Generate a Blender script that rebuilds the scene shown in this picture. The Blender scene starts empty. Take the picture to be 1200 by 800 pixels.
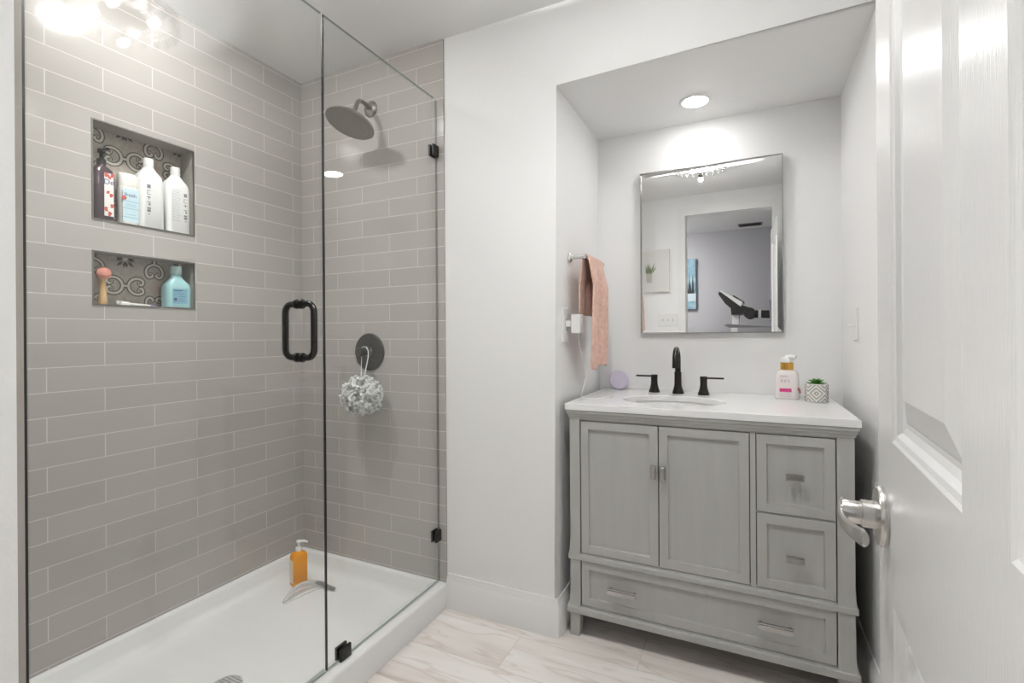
import bpy, bmesh, math, random
from mathutils import Vector, Matrix
random.seed(7)
PI = math.pi
S = bpy.context.scene
COL = S.collection

# ---------------------------------------------------------------- camera / world / exposure
F_PX, YAW, ROLL, HORIZ, CAM_H = 572.0, math.radians(25.6), math.radians(0.4), 392.0, 1.17
fw = Vector((-math.sin(YAW), math.cos(YAW), 0)); rt = Vector((math.cos(YAW), math.sin(YAW), 0)); up = Vector((0, 0, 1))
c, s = math.cos(ROLL), math.sin(ROLL)
cr, cu = rt*c - up*s, rt*s + up*c
cam_d = bpy.data.cameras.new('camera'); cam = bpy.data.objects.new('camera', cam_d); COL.objects.link(cam)
cam.matrix_world = Matrix(((cr.x, cu.x, -fw.x, 0), (cr.y, cu.y, -fw.y, 0), (cr.z, cu.z, -fw.z, CAM_H), (0, 0, 0, 1)))
cam_d.sensor_width = 36.0; cam_d.lens = F_PX/1200*36; cam_d.shift_y = -(400-HORIZ)/1200
cam_d.clip_start = 0.01
S.camera = cam
w = bpy.data.worlds.new('world'); S.world = w; w.use_nodes = True
w.node_tree.nodes['Background'].inputs[0].default_value = (1, 1, 1, 1)
w.node_tree.nodes['Background'].inputs[1].default_value = 0.05
S.view_settings.view_transform = 'Standard'; S.view_settings.look = 'None'
S.view_settings.exposure = 0.84; S.view_settings.gamma = 1.0; S.view_settings.use_curve_mapping = False
L_BULB, L_UP, L_ALCOVE, L_SHOWER, L_FAR = 42.0, 1900.0, 46.0, 105.0, 85.0
W_SPOT, W_CHAND = 26.0, 16.5
C_LIGHT = (1.0, 0.99, 0.975)

# ---------------------------------------------------------------- materials
def mat(name, col, rough=0.5, metal=0.0, **kw):
    m = bpy.data.materials.new(name); m.use_nodes = True
    b = m.node_tree.nodes['Principled BSDF']
    b.inputs['Base Color'].default_value = (*col, 1); b.inputs['Roughness'].default_value = rough
    b.inputs['Metallic'].default_value = metal
    for k, v in kw.items(): b.inputs[k.replace('_', ' ')].default_value = v
    return m
def N(m, t, **props):
    n = m.node_tree.nodes.new(t)
    for k, v in props.items(): setattr(n, k, v)
    return n
def LK(m, a, b): m.node_tree.links.new(a, b)
def bsdf(m): return m.node_tree.nodes['Principled BSDF']
def coords(m):
    return N(m, 'ShaderNodeTexCoord').outputs['Object']
def add_bump(m, scale, strength, dist=0.002, stretch=None, detail=3):
    co = coords(m)
    if stretch:
        mp = N(m, 'ShaderNodeMapping'); mp.inputs['Scale'].default_value = stretch; LK(m, co, mp.inputs[0]); co = mp.outputs[0]
    nz = N(m, 'ShaderNodeTexNoise'); nz.inputs['Scale'].default_value = scale; nz.inputs['Detail'].default_value = detail
    LK(m, co, nz.inputs['Vector'])
    bp = N(m, 'ShaderNodeBump'); bp.inputs['Strength'].default_value = strength; bp.inputs['Distance'].default_value = dist
    LK(m, nz.outputs[0], bp.inputs['Height']); LK(m, bp.outputs[0], bsdf(m).inputs['Normal'])
    return nz
def add_mottle(m, scale, c1, c2, stretch=None, detail=4, lo=0.35, hi=0.65):
    co = coords(m)
    if stretch:
        mp = N(m, 'ShaderNodeMapping'); mp.inputs['Scale'].default_value = stretch; LK(m, co, mp.inputs[0]); co = mp.outputs[0]
    nz = N(m, 'ShaderNodeTexNoise'); nz.inputs['Scale'].default_value = scale; nz.inputs['Detail'].default_value = detail
    LK(m, co, nz.inputs['Vector'])
    r = N(m, 'ShaderNodeValToRGB'); r.color_ramp.elements[0].position = lo; r.color_ramp.elements[1].position = hi
    r.color_ramp.elements[0].color = (*c1, 1); r.color_ramp.elements[1].color = (*c2, 1)
    LK(m, nz.outputs[0], r.inputs[0]); LK(m, r.outputs[0], bsdf(m).inputs['Base Color'])
    return r

M = {}
M['wall'] = mat('white_wall_paint', (0.86, 0.86, 0.855), 0.55); add_bump(M['wall'], 130, 0.25, 0.002)
M['ceiling'] = mat('white_ceiling_paint', (0.87, 0.87, 0.865), 0.6); add_bump(M['ceiling'], 110, 0.3, 0.002)
M['trim'] = mat('white_trim_paint', (0.82, 0.82, 0.81), 0.3)
M['door'] = mat('white_door_paint', (0.74, 0.74, 0.735), 0.22); add_bump(M['door'], 60, 0.35, 0.0012, (9, 9, 0.6), 5)
M['far_wall'] = mat('grey_far_wall_paint', (0.40, 0.40, 0.42), 0.6)

def tile_material(name, axis, u0, flip):
    m = mat(name, (0.42, 0.40, 0.37), 0.09)
    sep = N(m, 'ShaderNodeSeparateXYZ'); LK(m, coords(m), sep.inputs[0])
    au = N(m, 'ShaderNodeMath', operation='SUBTRACT'); au.inputs[1].default_value = u0; LK(m, sep.outputs[axis], au.inputs[0])
    av = N(m, 'ShaderNodeMath', operation='SUBTRACT'); av.inputs[1].default_value = 0.436 - 0.0797*(20 + flip); LK(m, sep.outputs[2], av.inputs[0])
    cb = N(m, 'ShaderNodeCombineXYZ'); LK(m, au.outputs[0], cb.inputs[0]); LK(m, av.outputs[0], cb.inputs[1])
    br = N(m, 'ShaderNodeTexBrick'); br.offset = 0.5; br.offset_frequency = 2; br.squash = 1.0
    br.inputs['Scale'].default_value = 1.0; br.inputs['Brick Width'].default_value = 0.316; br.inputs['Row Height'].default_value = 0.0797
    br.inputs['Mortar Size'].default_value = 0.0015; br.inputs['Mortar Smooth'].default_value = 0.15; br.inputs['Bias'].default_value = 0.0
    br.inputs['Color1'].default_value = (0.425, 0.402, 0.375, 1); br.inputs['Color2'].default_value = (0.465, 0.442, 0.415, 1)
    br.inputs['Mortar'].default_value = (0.64, 0.615, 0.58, 1)
    LK(m, cb.outputs[0], br.inputs['Vector']); LK(m, br.outputs['Color'], bsdf(m).inputs['Base Color'])
    mr = N(m, 'ShaderNodeMapRange'); mr.inputs['To Min'].default_value = 0.10; mr.inputs['To Max'].default_value = 0.7
    LK(m, br.outputs['Fac'], mr.inputs[0]); LK(m, mr.outputs[0], bsdf(m).inputs['Roughness'])
    sm = N(m, 'ShaderNodeMath', operation='MULTIPLY_ADD'); sm.inputs[1].default_value = -0.7; LK(m, br.outputs['Fac'], sm.inputs[0]); sm.inputs[2].default_value = 0.7
    bp = N(m, 'ShaderNodeBump'); bp.inputs['Strength'].default_value = 0.35; bp.inputs['Distance'].default_value = 0.0015
    LK(m, sm.outputs[0], bp.inputs['Height']); LK(m, bp.outputs[0], bsdf(m).inputs['Normal'])
    return m
M['tile_l'] = tile_material('taupe_subway_tile_side', 1, 0.765, 0)
M['tile_b'] = tile_material('taupe_subway_tile_end', 0, -1.938, 0)
M['tile_plain'] = mat('taupe_tile_plain', (0.36, 0.335, 0.305), 0.25)
M['niche_side'] = mat('niche_side_tile', (0.42, 0.40, 0.36), 0.2)
M['pat_base'] = mat('cement_tile_taupe', (0.40, 0.36, 0.30), 0.4); add_mottle(M['pat_base'], 60, (0.36, 0.32, 0.27), (0.45, 0.41, 0.35))
M['pat_dark'] = mat('cement_tile_dark', (0.085, 0.072, 0.055), 0.4)
M['pat_cream'] = mat('cement_tile_cream', (0.62, 0.585, 0.51), 0.4)
M['pat_rose'] = mat('cement_tile_rose', (0.42, 0.33, 0.27), 0.4)
M['niche_trim'] = mat('niche_metal_trim', (0.25, 0.24, 0.22), 0.35, 0.9)
M['acrylic'] = mat('white_acrylic', (0.82, 0.82, 0.81), 0.16)
M['black'] = mat('matte_black_metal', (0.014, 0.013, 0.012), 0.28, 0.3)
M['bronze'] = mat('dark_bronze_metal', (0.055, 0.05, 0.045), 0.33, 0.7)
M['seal'] = mat('dark_glass_seal', (0.012, 0.014, 0.013), 0.3)
M['chrome'] = mat('chrome', (0.75, 0.75, 0.75), 0.1, 1.0)
M['drain'] = mat('pale_drain_metal', (0.62, 0.62, 0.61), 0.35, 0.3)
M['nickel'] = mat('brushed_nickel', (0.60, 0.585, 0.56), 0.26, 1.0)
M['pewter'] = mat('pewter_pull', (0.48, 0.47, 0.46), 0.22, 1.0)
M['steel_head'] = mat('shower_head_nickel', (0.27, 0.25, 0.22), 0.3, 0.8)
M['vanity'] = mat('grey_vanity_paint', (0.30, 0.30, 0.285), 0.38); add_mottle(M['vanity'], 3, (0.42, 0.42, 0.402), (0.45, 0.45, 0.432), (14, 14, 1.2), 6, 0.3, 0.7)
M['vanity_gap'] = mat('vanity_gap_shade', (0.03, 0.03, 0.028), 0.7)
M['quartz'] = mat('white_quartz', (0.84, 0.84, 0.835), 0.12)
M['ceramic'] = mat('white_ceramic', (0.83, 0.83, 0.82), 0.07)
M['mirror'] = mat('mirror_silver', (0.93, 0.93, 0.93), 0.0, 1.0)
M['plastic'] = mat('white_plastic', (0.82, 0.82, 0.81), 0.3)
M['slot'] = mat('dark_slot', (0.03, 0.03, 0.03), 0.6)
M['towel'] = mat('coral_terry', (0.72, 0.37, 0.27), 0.95, Sheen_Weight=0.4)
add_mottle(M['towel'], 55, (0.66, 0.37, 0.275), (0.80, 0.53, 0.43), None, 5, 0.3, 0.7); add_bump(M['towel'], 420, 0.9, 0.004)
M['puff'] = mat('white_mesh_puff', (0.95, 0.96, 0.94), 0.6, Transmission_Weight=0.0)
def netting_material(m):
    nt = m.node_tree; t = nt.nodes.new('ShaderNodeBsdfTranslucent'); t.inputs[0].default_value = (0.95, 0.96, 0.94, 1)
    mx = nt.nodes.new('ShaderNodeMixShader'); mx.inputs[0].default_value = 0.5; out = nt.nodes['Material Output']
    nt.links.new(bsdf(m).outputs[0], mx.inputs[1]); nt.links.new(t.outputs[0], mx.inputs[2]); nt.links.new(mx.outputs[0], out.inputs[0])
netting_material(M['puff'])
M['crystal'] = mat('clear_crystal', (0.42, 0.42, 0.42), 0.03, Transmission_Weight=0.85, IOR=1.5)
M['label_white'] = mat('label_white', (0.80, 0.79, 0.76), 0.35)
M['bottle_white'] = mat('bottle_white', (0.82, 0.83, 0.81), 0.28)
M['ink'] = mat('label_ink_grey', (0.22, 0.22, 0.22), 0.5)
M['ink_light'] = mat('label_ink_light', (0.50, 0.50, 0.50), 0.5)
M['red'] = mat('label_red', (0.55, 0.10, 0.08), 0.4)
M['navy'] = mat('label_navy', (0.08, 0.10, 0.25), 0.4)
M['purple'] = mat('dark_purple_liquid', (0.075, 0.05, 0.06), 0.12)
M['aqua'] = mat('aqua_plastic', (0.36, 0.62, 0.64), 0.2)
M['aqua_light'] = mat('aqua_cap', (0.50, 0.70, 0.70), 0.35)
M['aqua_label'] = mat('aqua_label_blue', (0.22, 0.46, 0.58), 0.3)
M['pale_blue'] = mat('pale_blue_label', (0.58, 0.74, 0.80), 0.35)
M['cream_cap'] = mat('cream_cap', (0.74, 0.71, 0.66), 0.4)
M['pink'] = mat('pink_bristles', (0.72, 0.30, 0.24), 0.8)
M['wood'] = mat('pale_wood', (0.62, 0.40, 0.19), 0.5); add_mottle(M['wood'], 8, (0.52, 0.32, 0.14), (0.70, 0.48, 0.25), (20, 20, 2))
M['lilac'] = mat('lilac_shell', (0.50, 0.44, 0.58), 0.5)
M['lilac_face'] = mat('lilac_fabric', (0.54, 0.49, 0.60), 0.8); add_bump(M['lilac_face'], 500, 0.4, 0.001)
M['gold'] = mat('gold_collar', (0.72, 0.40, 0.08), 0.25, 0.8)
M['lotion'] = mat('lotion_white', (0.84, 0.79, 0.77), 0.25)
M['magenta'] = mat('magenta_label', (0.62, 0.05, 0.22), 0.4)
M['lotion_pink'] = mat('lotion_pink_print', (0.62, 0.20, 0.17), 0.4)
M['amber'] = mat('amber_soap', (0.85, 0.33, 0.015), 0.08)
M['pot'] = mat('white_pot', (0.78, 0.77, 0.74), 0.5)
M['pot_line'] = mat('pot_grey_lines', (0.33, 0.32, 0.27), 0.5)
M['leaf'] = mat('succulent_green', (0.06, 0.22, 0.035), 0.45)
M['leaf_light'] = mat('succulent_pale_green', (0.16, 0.36, 0.08), 0.45)
M['soil'] = mat('dark_soil', (0.03, 0.022, 0.016), 0.9)
M['grey_plastic'] = mat('grey_plastic', (0.22, 0.22, 0.22), 0.4)
M['gym_black'] = mat('gym_black', (0.02, 0.02, 0.02), 0.4)
M['gym_grey'] = mat('gym_grey', (0.22, 0.22, 0.23), 0.4)
M['gym_silver'] = mat('gym_silver', (0.85, 0.85, 0.85), 0.3, 0.5)
M['canvas'] = mat('canvas_print_white', (0.72, 0.71, 0.68), 0.7)
M['sage'] = mat('print_sage_green', (0.20, 0.24, 0.15), 0.7)
M['vase_grey'] = mat('print_vase_grey', (0.50, 0.49, 0.46), 0.7)
M['sky_blue'] = mat('painting_blue', (0.30, 0.50, 0.62), 0.6); add_mottle(M['sky_blue'], 7, (0.10, 0.22, 0.30), (0.30, 0.42, 0.48))
M['snow'] = mat('painting_snow', (0.42, 0.50, 0.54), 0.6)
M['vent'] = mat('vent_metal', (0.28, 0.28, 0.28), 0.5)
M['carpet'] = mat('far_carpet', (0.30, 0.28, 0.26), 0.95)

def glass_material(name, tint, refl=1.0):
    m = bpy.data.materials.new(name); m.use_nodes = True; nt = m.node_tree; nt.nodes.clear()
    out = nt.nodes.new('ShaderNodeOutputMaterial'); mix = nt.nodes.new('ShaderNodeMixShader')
    tr = nt.nodes.new('ShaderNodeBsdfTransparent'); tr.inputs[0].default_value = (*tint, 1)
    gl = nt.nodes.new('ShaderNodeBsdfGlossy'); gl.inputs['Roughness'].default_value = 0.0
    fr = nt.nodes.new('ShaderNodeFresnel'); geo = nt.nodes.new('ShaderNodeNewGeometry')
    ma = nt.nodes.new('ShaderNodeMapRange'); ma.inputs['To Min'].default_value = 1.5; ma.inputs['To Max'].default_value = 1/1.5
    nt.links.new(geo.outputs['Backfacing'], ma.inputs[0]); nt.links.new(ma.outputs[0], fr.inputs['IOR'])
    nt.links.new(fr.outputs[0], mix.inputs[0]); nt.links.new(tr.outputs[0], mix.inputs[1]); nt.links.new(gl.outputs[0], mix.inputs[2])
    nt.links.new(mix.outputs[0], out.inputs[0])
    return m
M['glass'] = glass_material('shower_glass', (0.985, 0.992, 0.988))
M['frosted'] = mat('frosted_clear_plastic', (0.86, 0.86, 0.85), 0.2, Transmission_Weight=0.45)
M['glass_edge'] = mat('glass_edge_green_grey', (0.36, 0.42, 0.40), 0.15)
M['clear'] = glass_material('clear_plastic', (0.90, 0.92, 0.92))

def emission(name, col, strength):
    m = bpy.data.materials.new(name); m.use_nodes = True; nt = m.node_tree; nt.nodes.clear()
    out = nt.nodes.new('ShaderNodeOutputMaterial'); e = nt.nodes.new('ShaderNodeEmission')
    e.inputs[0].default_value = (*col, 1); e.inputs[1].default_value = strength
    nt.links.new(e.outputs[0], out.inputs[0]); return m
M['bulb'] = emission('chandelier_bulb', C_LIGHT, L_BULB)
M['uplight'] = emission('added_uplight', C_LIGHT, L_UP)
M['led_alcove'] = emission('alcove_downlight', C_LIGHT, L_ALCOVE)
M['led_shower'] = emission('shower_downlight', C_LIGHT, L_SHOWER)
M['far_fill'] = emission('far_room_fill', (1, 0.98, 0.95), L_FAR)

# floor: marble look planks along X
def floor_material():
    m = mat('marble_plank_floor', (0.7, 0.66, 0.62), 0.28)
    co = coords(m)
    mp = N(m, 'ShaderNodeMapping'); mp.inputs['Location'].default_value = (0.35, 0.082, 0); LK(m, co, mp.inputs[0])
    br = N(m, 'ShaderNodeTexBrick'); br.offset = 0.37; br.inputs['Scale'].default_value = 1
    br.inputs['Brick Width'].default_value = 1.2; br.inputs['Row Height'].default_value = 0.2; br.inputs['Mortar Size'].default_value = 0.0013
    br.inputs['Color1'].default_value = (0, 0, 0, 1); br.inputs['Color2'].default_value = (1, 1, 1, 1); br.inputs['Mortar'].default_value = (.5, .5, .5, 1)
    LK(m, mp.outputs[0], br.inputs['Vector'])
    # veins: noise stretched along a diagonal, shifted from plank to plank
    rot = N(m, 'ShaderNodeMapping'); rot.inputs['Rotation'].default_value = (0, 0, math.radians(21)); rot.inputs['Scale'].default_value = (1.0, 6.0, 1); LK(m, co, rot.inputs[0])
    ad = N(m, 'ShaderNodeVectorMath', operation='ADD'); LK(m, rot.outputs[0], ad.inputs[0])
    sc = N(m, 'ShaderNodeVectorMath', operation='SCALE'); sc.inputs['Scale'].default_value = 5.0; LK(m, br.outputs['Color'], sc.inputs[0]); LK(m, sc.outputs[0], ad.inputs[1])
    n1 = N(m, 'ShaderNodeTexNoise'); n1.inputs['Scale'].default_value = 1.6; n1.inputs['Detail'].default_value = 8; n1.inputs['Roughness'].default_value = 0.56; n1.inputs['Distortion'].default_value = 0.3
    LK(m, ad.outputs[0], n1.inputs['Vector'])
    r1 = N(m, 'ShaderNodeValToRGB'); e = r1.color_ramp.elements
    e[0].position = 0.30; e[0].color = (0.62, 0.56, 0.515, 1); e[1].position = 0.62; e[1].color = (0.86, 0.83, 0.80, 1)
    e2 = r1.color_ramp.elements.new(0.44); e2.color = (0.79, 0.735, 0.69, 1)
    LK(m, n1.outputs[0], r1.inputs[0])
    n2 = N(m, 'ShaderNodeTexNoise'); n2.inputs['Scale'].default_value = 2.3; n2.inputs['Detail'].default_value = 2.5; n2.inputs['Distortion'].default_value = 0.5
    LK(m, ad.outputs[0], n2.inputs['Vector'])
    r2 = N(m, 'ShaderNodeValToRGB'); e = r2.color_ramp.elements
    e[0].position = 0.470; e[0].color = (1, 1, 1, 1); e[1].position = 0.530; e[1].color = (1, 1, 1, 1)
    e3 = r2.color_ramp.elements.new(0.5); e3.color = (0.70, 0.62, 0.57, 1)
    LK(m, n2.outputs[0], r2.inputs[0])
    mu = N(m, 'ShaderNodeMixRGB', blend_type='MULTIPLY'); mu.inputs[0].default_value = 0.45; LK(m, r1.outputs[0], mu.inputs[1]); LK(m, r2.outputs[0], mu.inputs[2])
    mg = N(m, 'ShaderNodeMixRGB'); LK(m, br.outputs['Fac'], mg.inputs[0]); LK(m, mu.outputs[0], mg.inputs[1]); mg.inputs[2].default_value = (0.60, 0.56, 0.52, 1)
    LK(m, mg.outputs[0], bsdf(m).inputs['Base Color'])
    return m
M['floor'] = floor_material()

# ---------------------------------------------------------------- builders
ORG = {}
def newbm():
    return bmesh.new()
def tag(o, label=None, cat=None, group=None, kind=None):
    if label: o['label'] = label
    if cat: o['category'] = cat
    if group: o['group'] = group
    if kind: o['kind'] = kind
    return o
def thing(name, label, cat, loc, group=None):
    o = bpy.data.objects.new(name, None); COL.objects.link(o); o.location = loc; o.empty_display_size = 0.05
    ORG[o.name] = Vector(loc)
    return tag(o, label, cat, group)
def box(bm, lo, hi, mi=0):
    x0, y0, z0 = lo; x1, y1, z1 = hi
    v = [bm.verts.new(p) for p in ((x0,y0,z0),(x1,y0,z0),(x1,y1,z0),(x0,y1,z0),(x0,y0,z1),(x1,y0,z1),(x1,y1,z1),(x0,y1,z1))]
    fs = [bm.faces.new([v[i] for i in q]) for q in ((0,3,2,1),(4,5,6,7),(0,1,5,4),(1,2,6,5),(2,3,7,6),(3,0,4,7))]
    for f in fs: f.material_index = mi
    return v
def prism(bm, poly, axis, a, b, mi=0):
    """poly: 2D points in the two other axes (cyclic order), extruded along axis from a to b."""
    def co(p, t):
        if axis == 0: return (t, p[0], p[1])
        if axis == 1: return (p[0], t, p[1])
        return (p[0], p[1], t)
    A = [bm.verts.new(co(p, a)) for p in poly]; B = [bm.verts.new(co(p, b)) for p in poly]
    fs = [bm.faces.new(A), bm.faces.new(B[::-1])]
    n = len(poly)
    for i in range(n): fs.append(bm.faces.new((A[i], B[i], B[(i+1) % n], A[(i+1) % n])))
    for f in fs: f.material_index = mi
    return A, B
def lathe(bm, prof, o=(0, 0, 0), n=32, ax=(0, 0, 1), mi=0, sx=1.0, sy=1.0, cap=True):
    """prof: list of (r, h) along axis ax from o."""
    ax = Vector(ax).normalized()
    u = ax.orthogonal().normalized() if abs(ax.z) < 0.999 else Vector((1, 0, 0))
    v = ax.cross(u); o = Vector(o); rings = []
    for r, h in prof:
        rings.append([bm.verts.new(o + ax*h + u*(r*sx*math.cos(2*PI*i/n)) + v*(r*sy*math.sin(2*PI*i/n))) for i in range(n)])
    fs = []
    for a, b in zip(rings, rings[1:]):
        for i in range(n): fs.append(bm.faces.new((a[i], a[(i+1) % n], b[(i+1) % n], b[i])))
    if cap:
        fs.append(bm.faces.new(rings[0][::-1])); fs.append(bm.faces.new(rings[-1]))
    for f in fs: f.material_index = mi
def tube(bm, pts, r, n=12, mi=0, closed=False, flat=1.0):
    pts = [Vector(p) for p in pts]; m = len(pts); rings = []
    t0 = (pts[1]-pts[0]).normalized(); nrm = t0.orthogonal().normalized()
    for i, p in enumerate(pts):
        if closed: t = (pts[(i+1) % m]-pts[i-1]).normalized()
        else: t = (pts[min(i+1, m-1)]-pts[max(i-1, 0)]).normalized()
        nrm = (nrm - t*nrm.dot(t)).normalized(); bn = t.cross(nrm)
        rr = r[i] if isinstance(r, (list, tuple)) else r
        rings.append([bm.verts.new(p + nrm*(rr*math.cos(2*PI*k/n)) + bn*(rr*flat*math.sin(2*PI*k/n))) for k in range(n)])
    fs = []
    for i in range(m if closed else m-1):
        a, b = rings[i], rings[(i+1) % m]
        for k in range(n): fs.append(bm.faces.new((a[k], a[(k+1) % n], b[(k+1) % n], b[k])))
    if not closed:
        fs.append(bm.faces.new(rings[0][::-1])); fs.append(bm.faces.new(rings[-1]))
    for f in fs: f.material_index = mi
def sphere(bm, c, r, mi=0, sub=2, sc=(1, 1, 1)):
    res = bmesh.ops.create_icosphere(bm, subdivisions=sub, radius=r)
    for v in res['verts']: v.co = Vector((v.co.x*sc[0], v.co.y*sc[1], v.co.z*sc[2])) + Vector(c)
    for f in {f for v in res['verts'] for f in v.link_faces}: f.material_index = mi
def arc(c, r, a0, a1, n, plane='xz'):
    out = []
    for i in range(n+1):
        a = a0 + (a1-a0)*i/n; p = (r*math.cos(a), r*math.sin(a))
        out.append({'xz': (c[0]+p[0], c[1], c[2]+p[1]), 'yz': (c[0], c[1]+p[0], c[2]+p[1]), 'xy': (c[0]+p[0], c[1]+p[1], c[2])}[plane])
    return out
def cells(bm, us, vs, holes, f, mi=0):
    """Grid of faces over us x vs with (i, j) cells left out; f(u, v) -> point."""
    V = [[bm.verts.new(f(u, v)) for v in vs] for u in us]
    for i in range(len(us)-1):
        for j in range(len(vs)-1):
            if (i, j) in holes: continue
            bm.faces.new((V[i][j], V[i+1][j], V[i+1][j+1], V[i][j+1])).material_index = mi
    return V
def rings_panel(bm, u0, u1, v0, v1, steps, f, mi=0):
    """Nested rectangular rings: steps = [(inset, depth)...]; f(u, v, depth)."""
    prev = None
    for ins, d in steps:
        cur = [bm.verts.new(f(u, v, d)) for u, v in ((u0+ins, v0+ins), (u1-ins, v0+ins), (u1-ins, v1-ins), (u0+ins, v1-ins))]
        if prev:
            for k in range(4): bm.faces.new((prev[k], prev[(k+1) % 4], cur[(k+1) % 4], cur[k])).material_index = mi
        prev = cur
    bm.faces.new(prev).material_index = mi
def text(name, body, size, matw, m, parent, extrude=0.0003, align='CENTER'):
    cu = bpy.data.curves.new(name, 'FONT'); cu.body = body; cu.size = size; cu.extrude = extrude; cu.align_x = align; cu.align_y = 'CENTER'
    t = bpy.data.objects.new(name, cu); COL.objects.link(t)
    me = bpy.data.meshes.new_from_object(t.evaluated_get(bpy.context.evaluated_depsgraph_get()))
    bpy.data.objects.remove(t)
    me.transform(matw); bm = bmesh.new(); bm.from_mesh(me)
    o = obj(name, bm, m, parent); return o
# obj() recalculates normals for closed shapes
def obj(name, bm, mats, parent=None, smooth=False, bevel=0, origin=None, recalc=True):
    if not isinstance(mats, (list, tuple)): mats = [mats]
    base = ORG[parent.name] if parent else Vector(origin or (0, 0, 0))
    bmesh.ops.remove_doubles(bm, verts=bm.verts, dist=1e-6)
    bmesh.ops.translate(bm, verts=bm.verts, vec=-base)
    if recalc: bmesh.ops.recalc_face_normals(bm, faces=bm.faces)
    me = bpy.data.meshes.new(name); bm.to_mesh(me); bm.free()
    o = bpy.data.objects.new(name, me); COL.objects.link(o)
    for m in mats: me.materials.append(M[m] if isinstance(m, str) else m)
    if smooth:
        for p in me.polygons: p.use_smooth = True
        me.set_sharp_from_angle(angle=math.radians(38))
    if bevel:
        b = o.modifiers.new('bevel', 'BEVEL'); b.width = bevel; b.segments = 2; b.limit_method = 'ANGLE'; b.angle_limit = math.radians(40)
    if parent: o.parent = parent
    else: o.location = base
    ORG[o.name] = base
    return o
def struct(name, bm, mats, label=None, **kw):
    o = obj(name, bm, mats, **kw); o['kind'] = 'structure'
    if label: o['label'] = label
    return o

# ---------------------------------------------------------------- key dimensions (metres)
XS, XG, XC = -2.02, -1.205, -1.165       # tiled side wall, shower glass, outer curb face
XA, XR = -0.665, 0.358                   # alcove left wall, right wall
YB, YA = 1.775, 2.40                     # room back wall, alcove back wall
YE = 0.40                                # face of the shower's near end wall
YD = -0.03                               # wall behind the camera (inner face)
ZC, ZS = 2.445, 2.143                    # ceiling, alcove ceiling
XT = XS - 0.12

# ---------------------------------------------------------------- structure
bm = newbm(); box(bm, (XT, -0.16, -0.06), (XR+0.1, YA+0.1, 0)); struct('floor', bm, 'floor', 'pale marble plank floor')
bm = newbm(); box(bm, (XT, -0.16, ZC), (XR+0.1, YA+0.1, ZC+0.06)); struct('ceiling', bm, 'ceiling', 'white ceiling')
# back wall with the alcove cut out of it: L-shaped face pushed back to the alcove's depth
bm = newbm()
prism(bm, [(XC-0.002, 0), (XA, 0), (XA, ZS), (XR, ZS), (XR, ZC), (XC-0.002, ZC)], 1, YB, YA)
bm.edges.ensure_lookup_table()
ed = [e for e in bm.edges if all(abs(v.co.y-YB) < 1e-6 for v in e.verts) and
      (all(abs(v.co.x-XA) < 1e-6 for v in e.verts) or all(abs(v.co.z-ZS) < 1e-6 for v in e.verts))]
bmesh.ops.bevel(bm, geom=ed, offset=0.012, segments=4, affect='EDGES', profile=0.5)
struct('wall_back', bm, 'wall', 'white back wall with a vanity alcove and lowered alcove ceiling', smooth=True)
bm = newbm(); box(bm, (XA-0.1, YA, 0), (XR+0.1, YA+0.1, ZS+0.1)); struct('wall_alcove', bm, 'wall', 'white wall at the back of the alcove')
bm = newbm(); box(bm, (XR, -0.16, 0), (XR+0.1, YA, ZC)); struct('wall_right', bm, 'wall', 'white right wall beside the vanity')
# tiled shower end wall (behind shower head)
bm = newbm(); box(bm, (XT, YB-0.008, 0), (XC-0.002, YB+0.10, ZC)); struct('wall_shower_end', bm, 'tile_b', 'taupe tiled shower end wall')
# near end wall of the shower: white outside, tile layer inside
bm = newbm(); box(bm, (XT, YD, 0), (XC, YE, ZC)); struct('wall_shower_near', bm, 'wall', 'white wall end left of the shower door')
bm = newbm(); box(bm, (XS, YE, 0.11), (XC, YE+0.010, ZC)); struct('trim_1', bm, 'tile_plain', 'taupe tile edge beside the shower door')
# tiled side wall with two niches
NY0, NY1 = 0.890, 1.232
N1, N2 = (1.580, 1.923), (1.284, 1.469)
ND = 0.088
bm = newbm()
cells(bm, [YE, NY0, NY1, YB+0.05], [0, N2[0], N2[1], N1[0], N1[1], ZC], {(1, 1), (1, 3)}, lambda u, v: (XS, u, v))
for z0, z1 in (N1, N2):
    for q in (((XS, NY0, z0), (XS-ND, NY0, z0), (XS-ND, NY0, z1), (XS, NY0, z1)), ((XS, NY1, z0), (XS, NY1, z1), (XS-ND, NY1, z1), (XS-ND, NY1, z0)),
              ((XS, NY0, z0), (XS, NY1, z0), (XS-ND, NY1, z0), (XS-ND, NY0, z0)), ((XS, NY0, z1), (XS-ND, NY0, z1), (XS-ND, NY1, z1), (XS, NY1, z1)),
              ((XS-ND, NY0, z0), (XS-ND, NY1, z0), (XS-ND, NY1, z1), (XS-ND, NY0, z1))):
        bm.faces.new([bm.verts.new(p) for p in q]).material_index = 1
box(bm, (XT-0.05, YE, 0), (XT, YB+0.05, ZC))
wl = struct('wall_left', bm, ['tile_l', 'niche_side'], 'taupe glossy subway tiled shower wall with two niches')
def niche_trim(z0, z1):
    bm = newbm(); t = 0.005; x0, x1 = XS-0.004, XS+0.0025
    box(bm, (x0, NY0-t/2, z0-t/2), (x1, NY0+t/2, z1+t/2)); box(bm, (x0, NY1-t/2, z0-t/2), (x1, NY1+t/2, z1+t/2))
    box(bm, (x0, NY0+t/2, z0-t/2), (x1, NY1-t/2, z0+t/2)); box(bm, (x0, NY0+t/2, z1-t/2), (x1, NY1-t/2, z1+t/2))
    obj('niche_trim', bm, 'niche_trim', wl)
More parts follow.
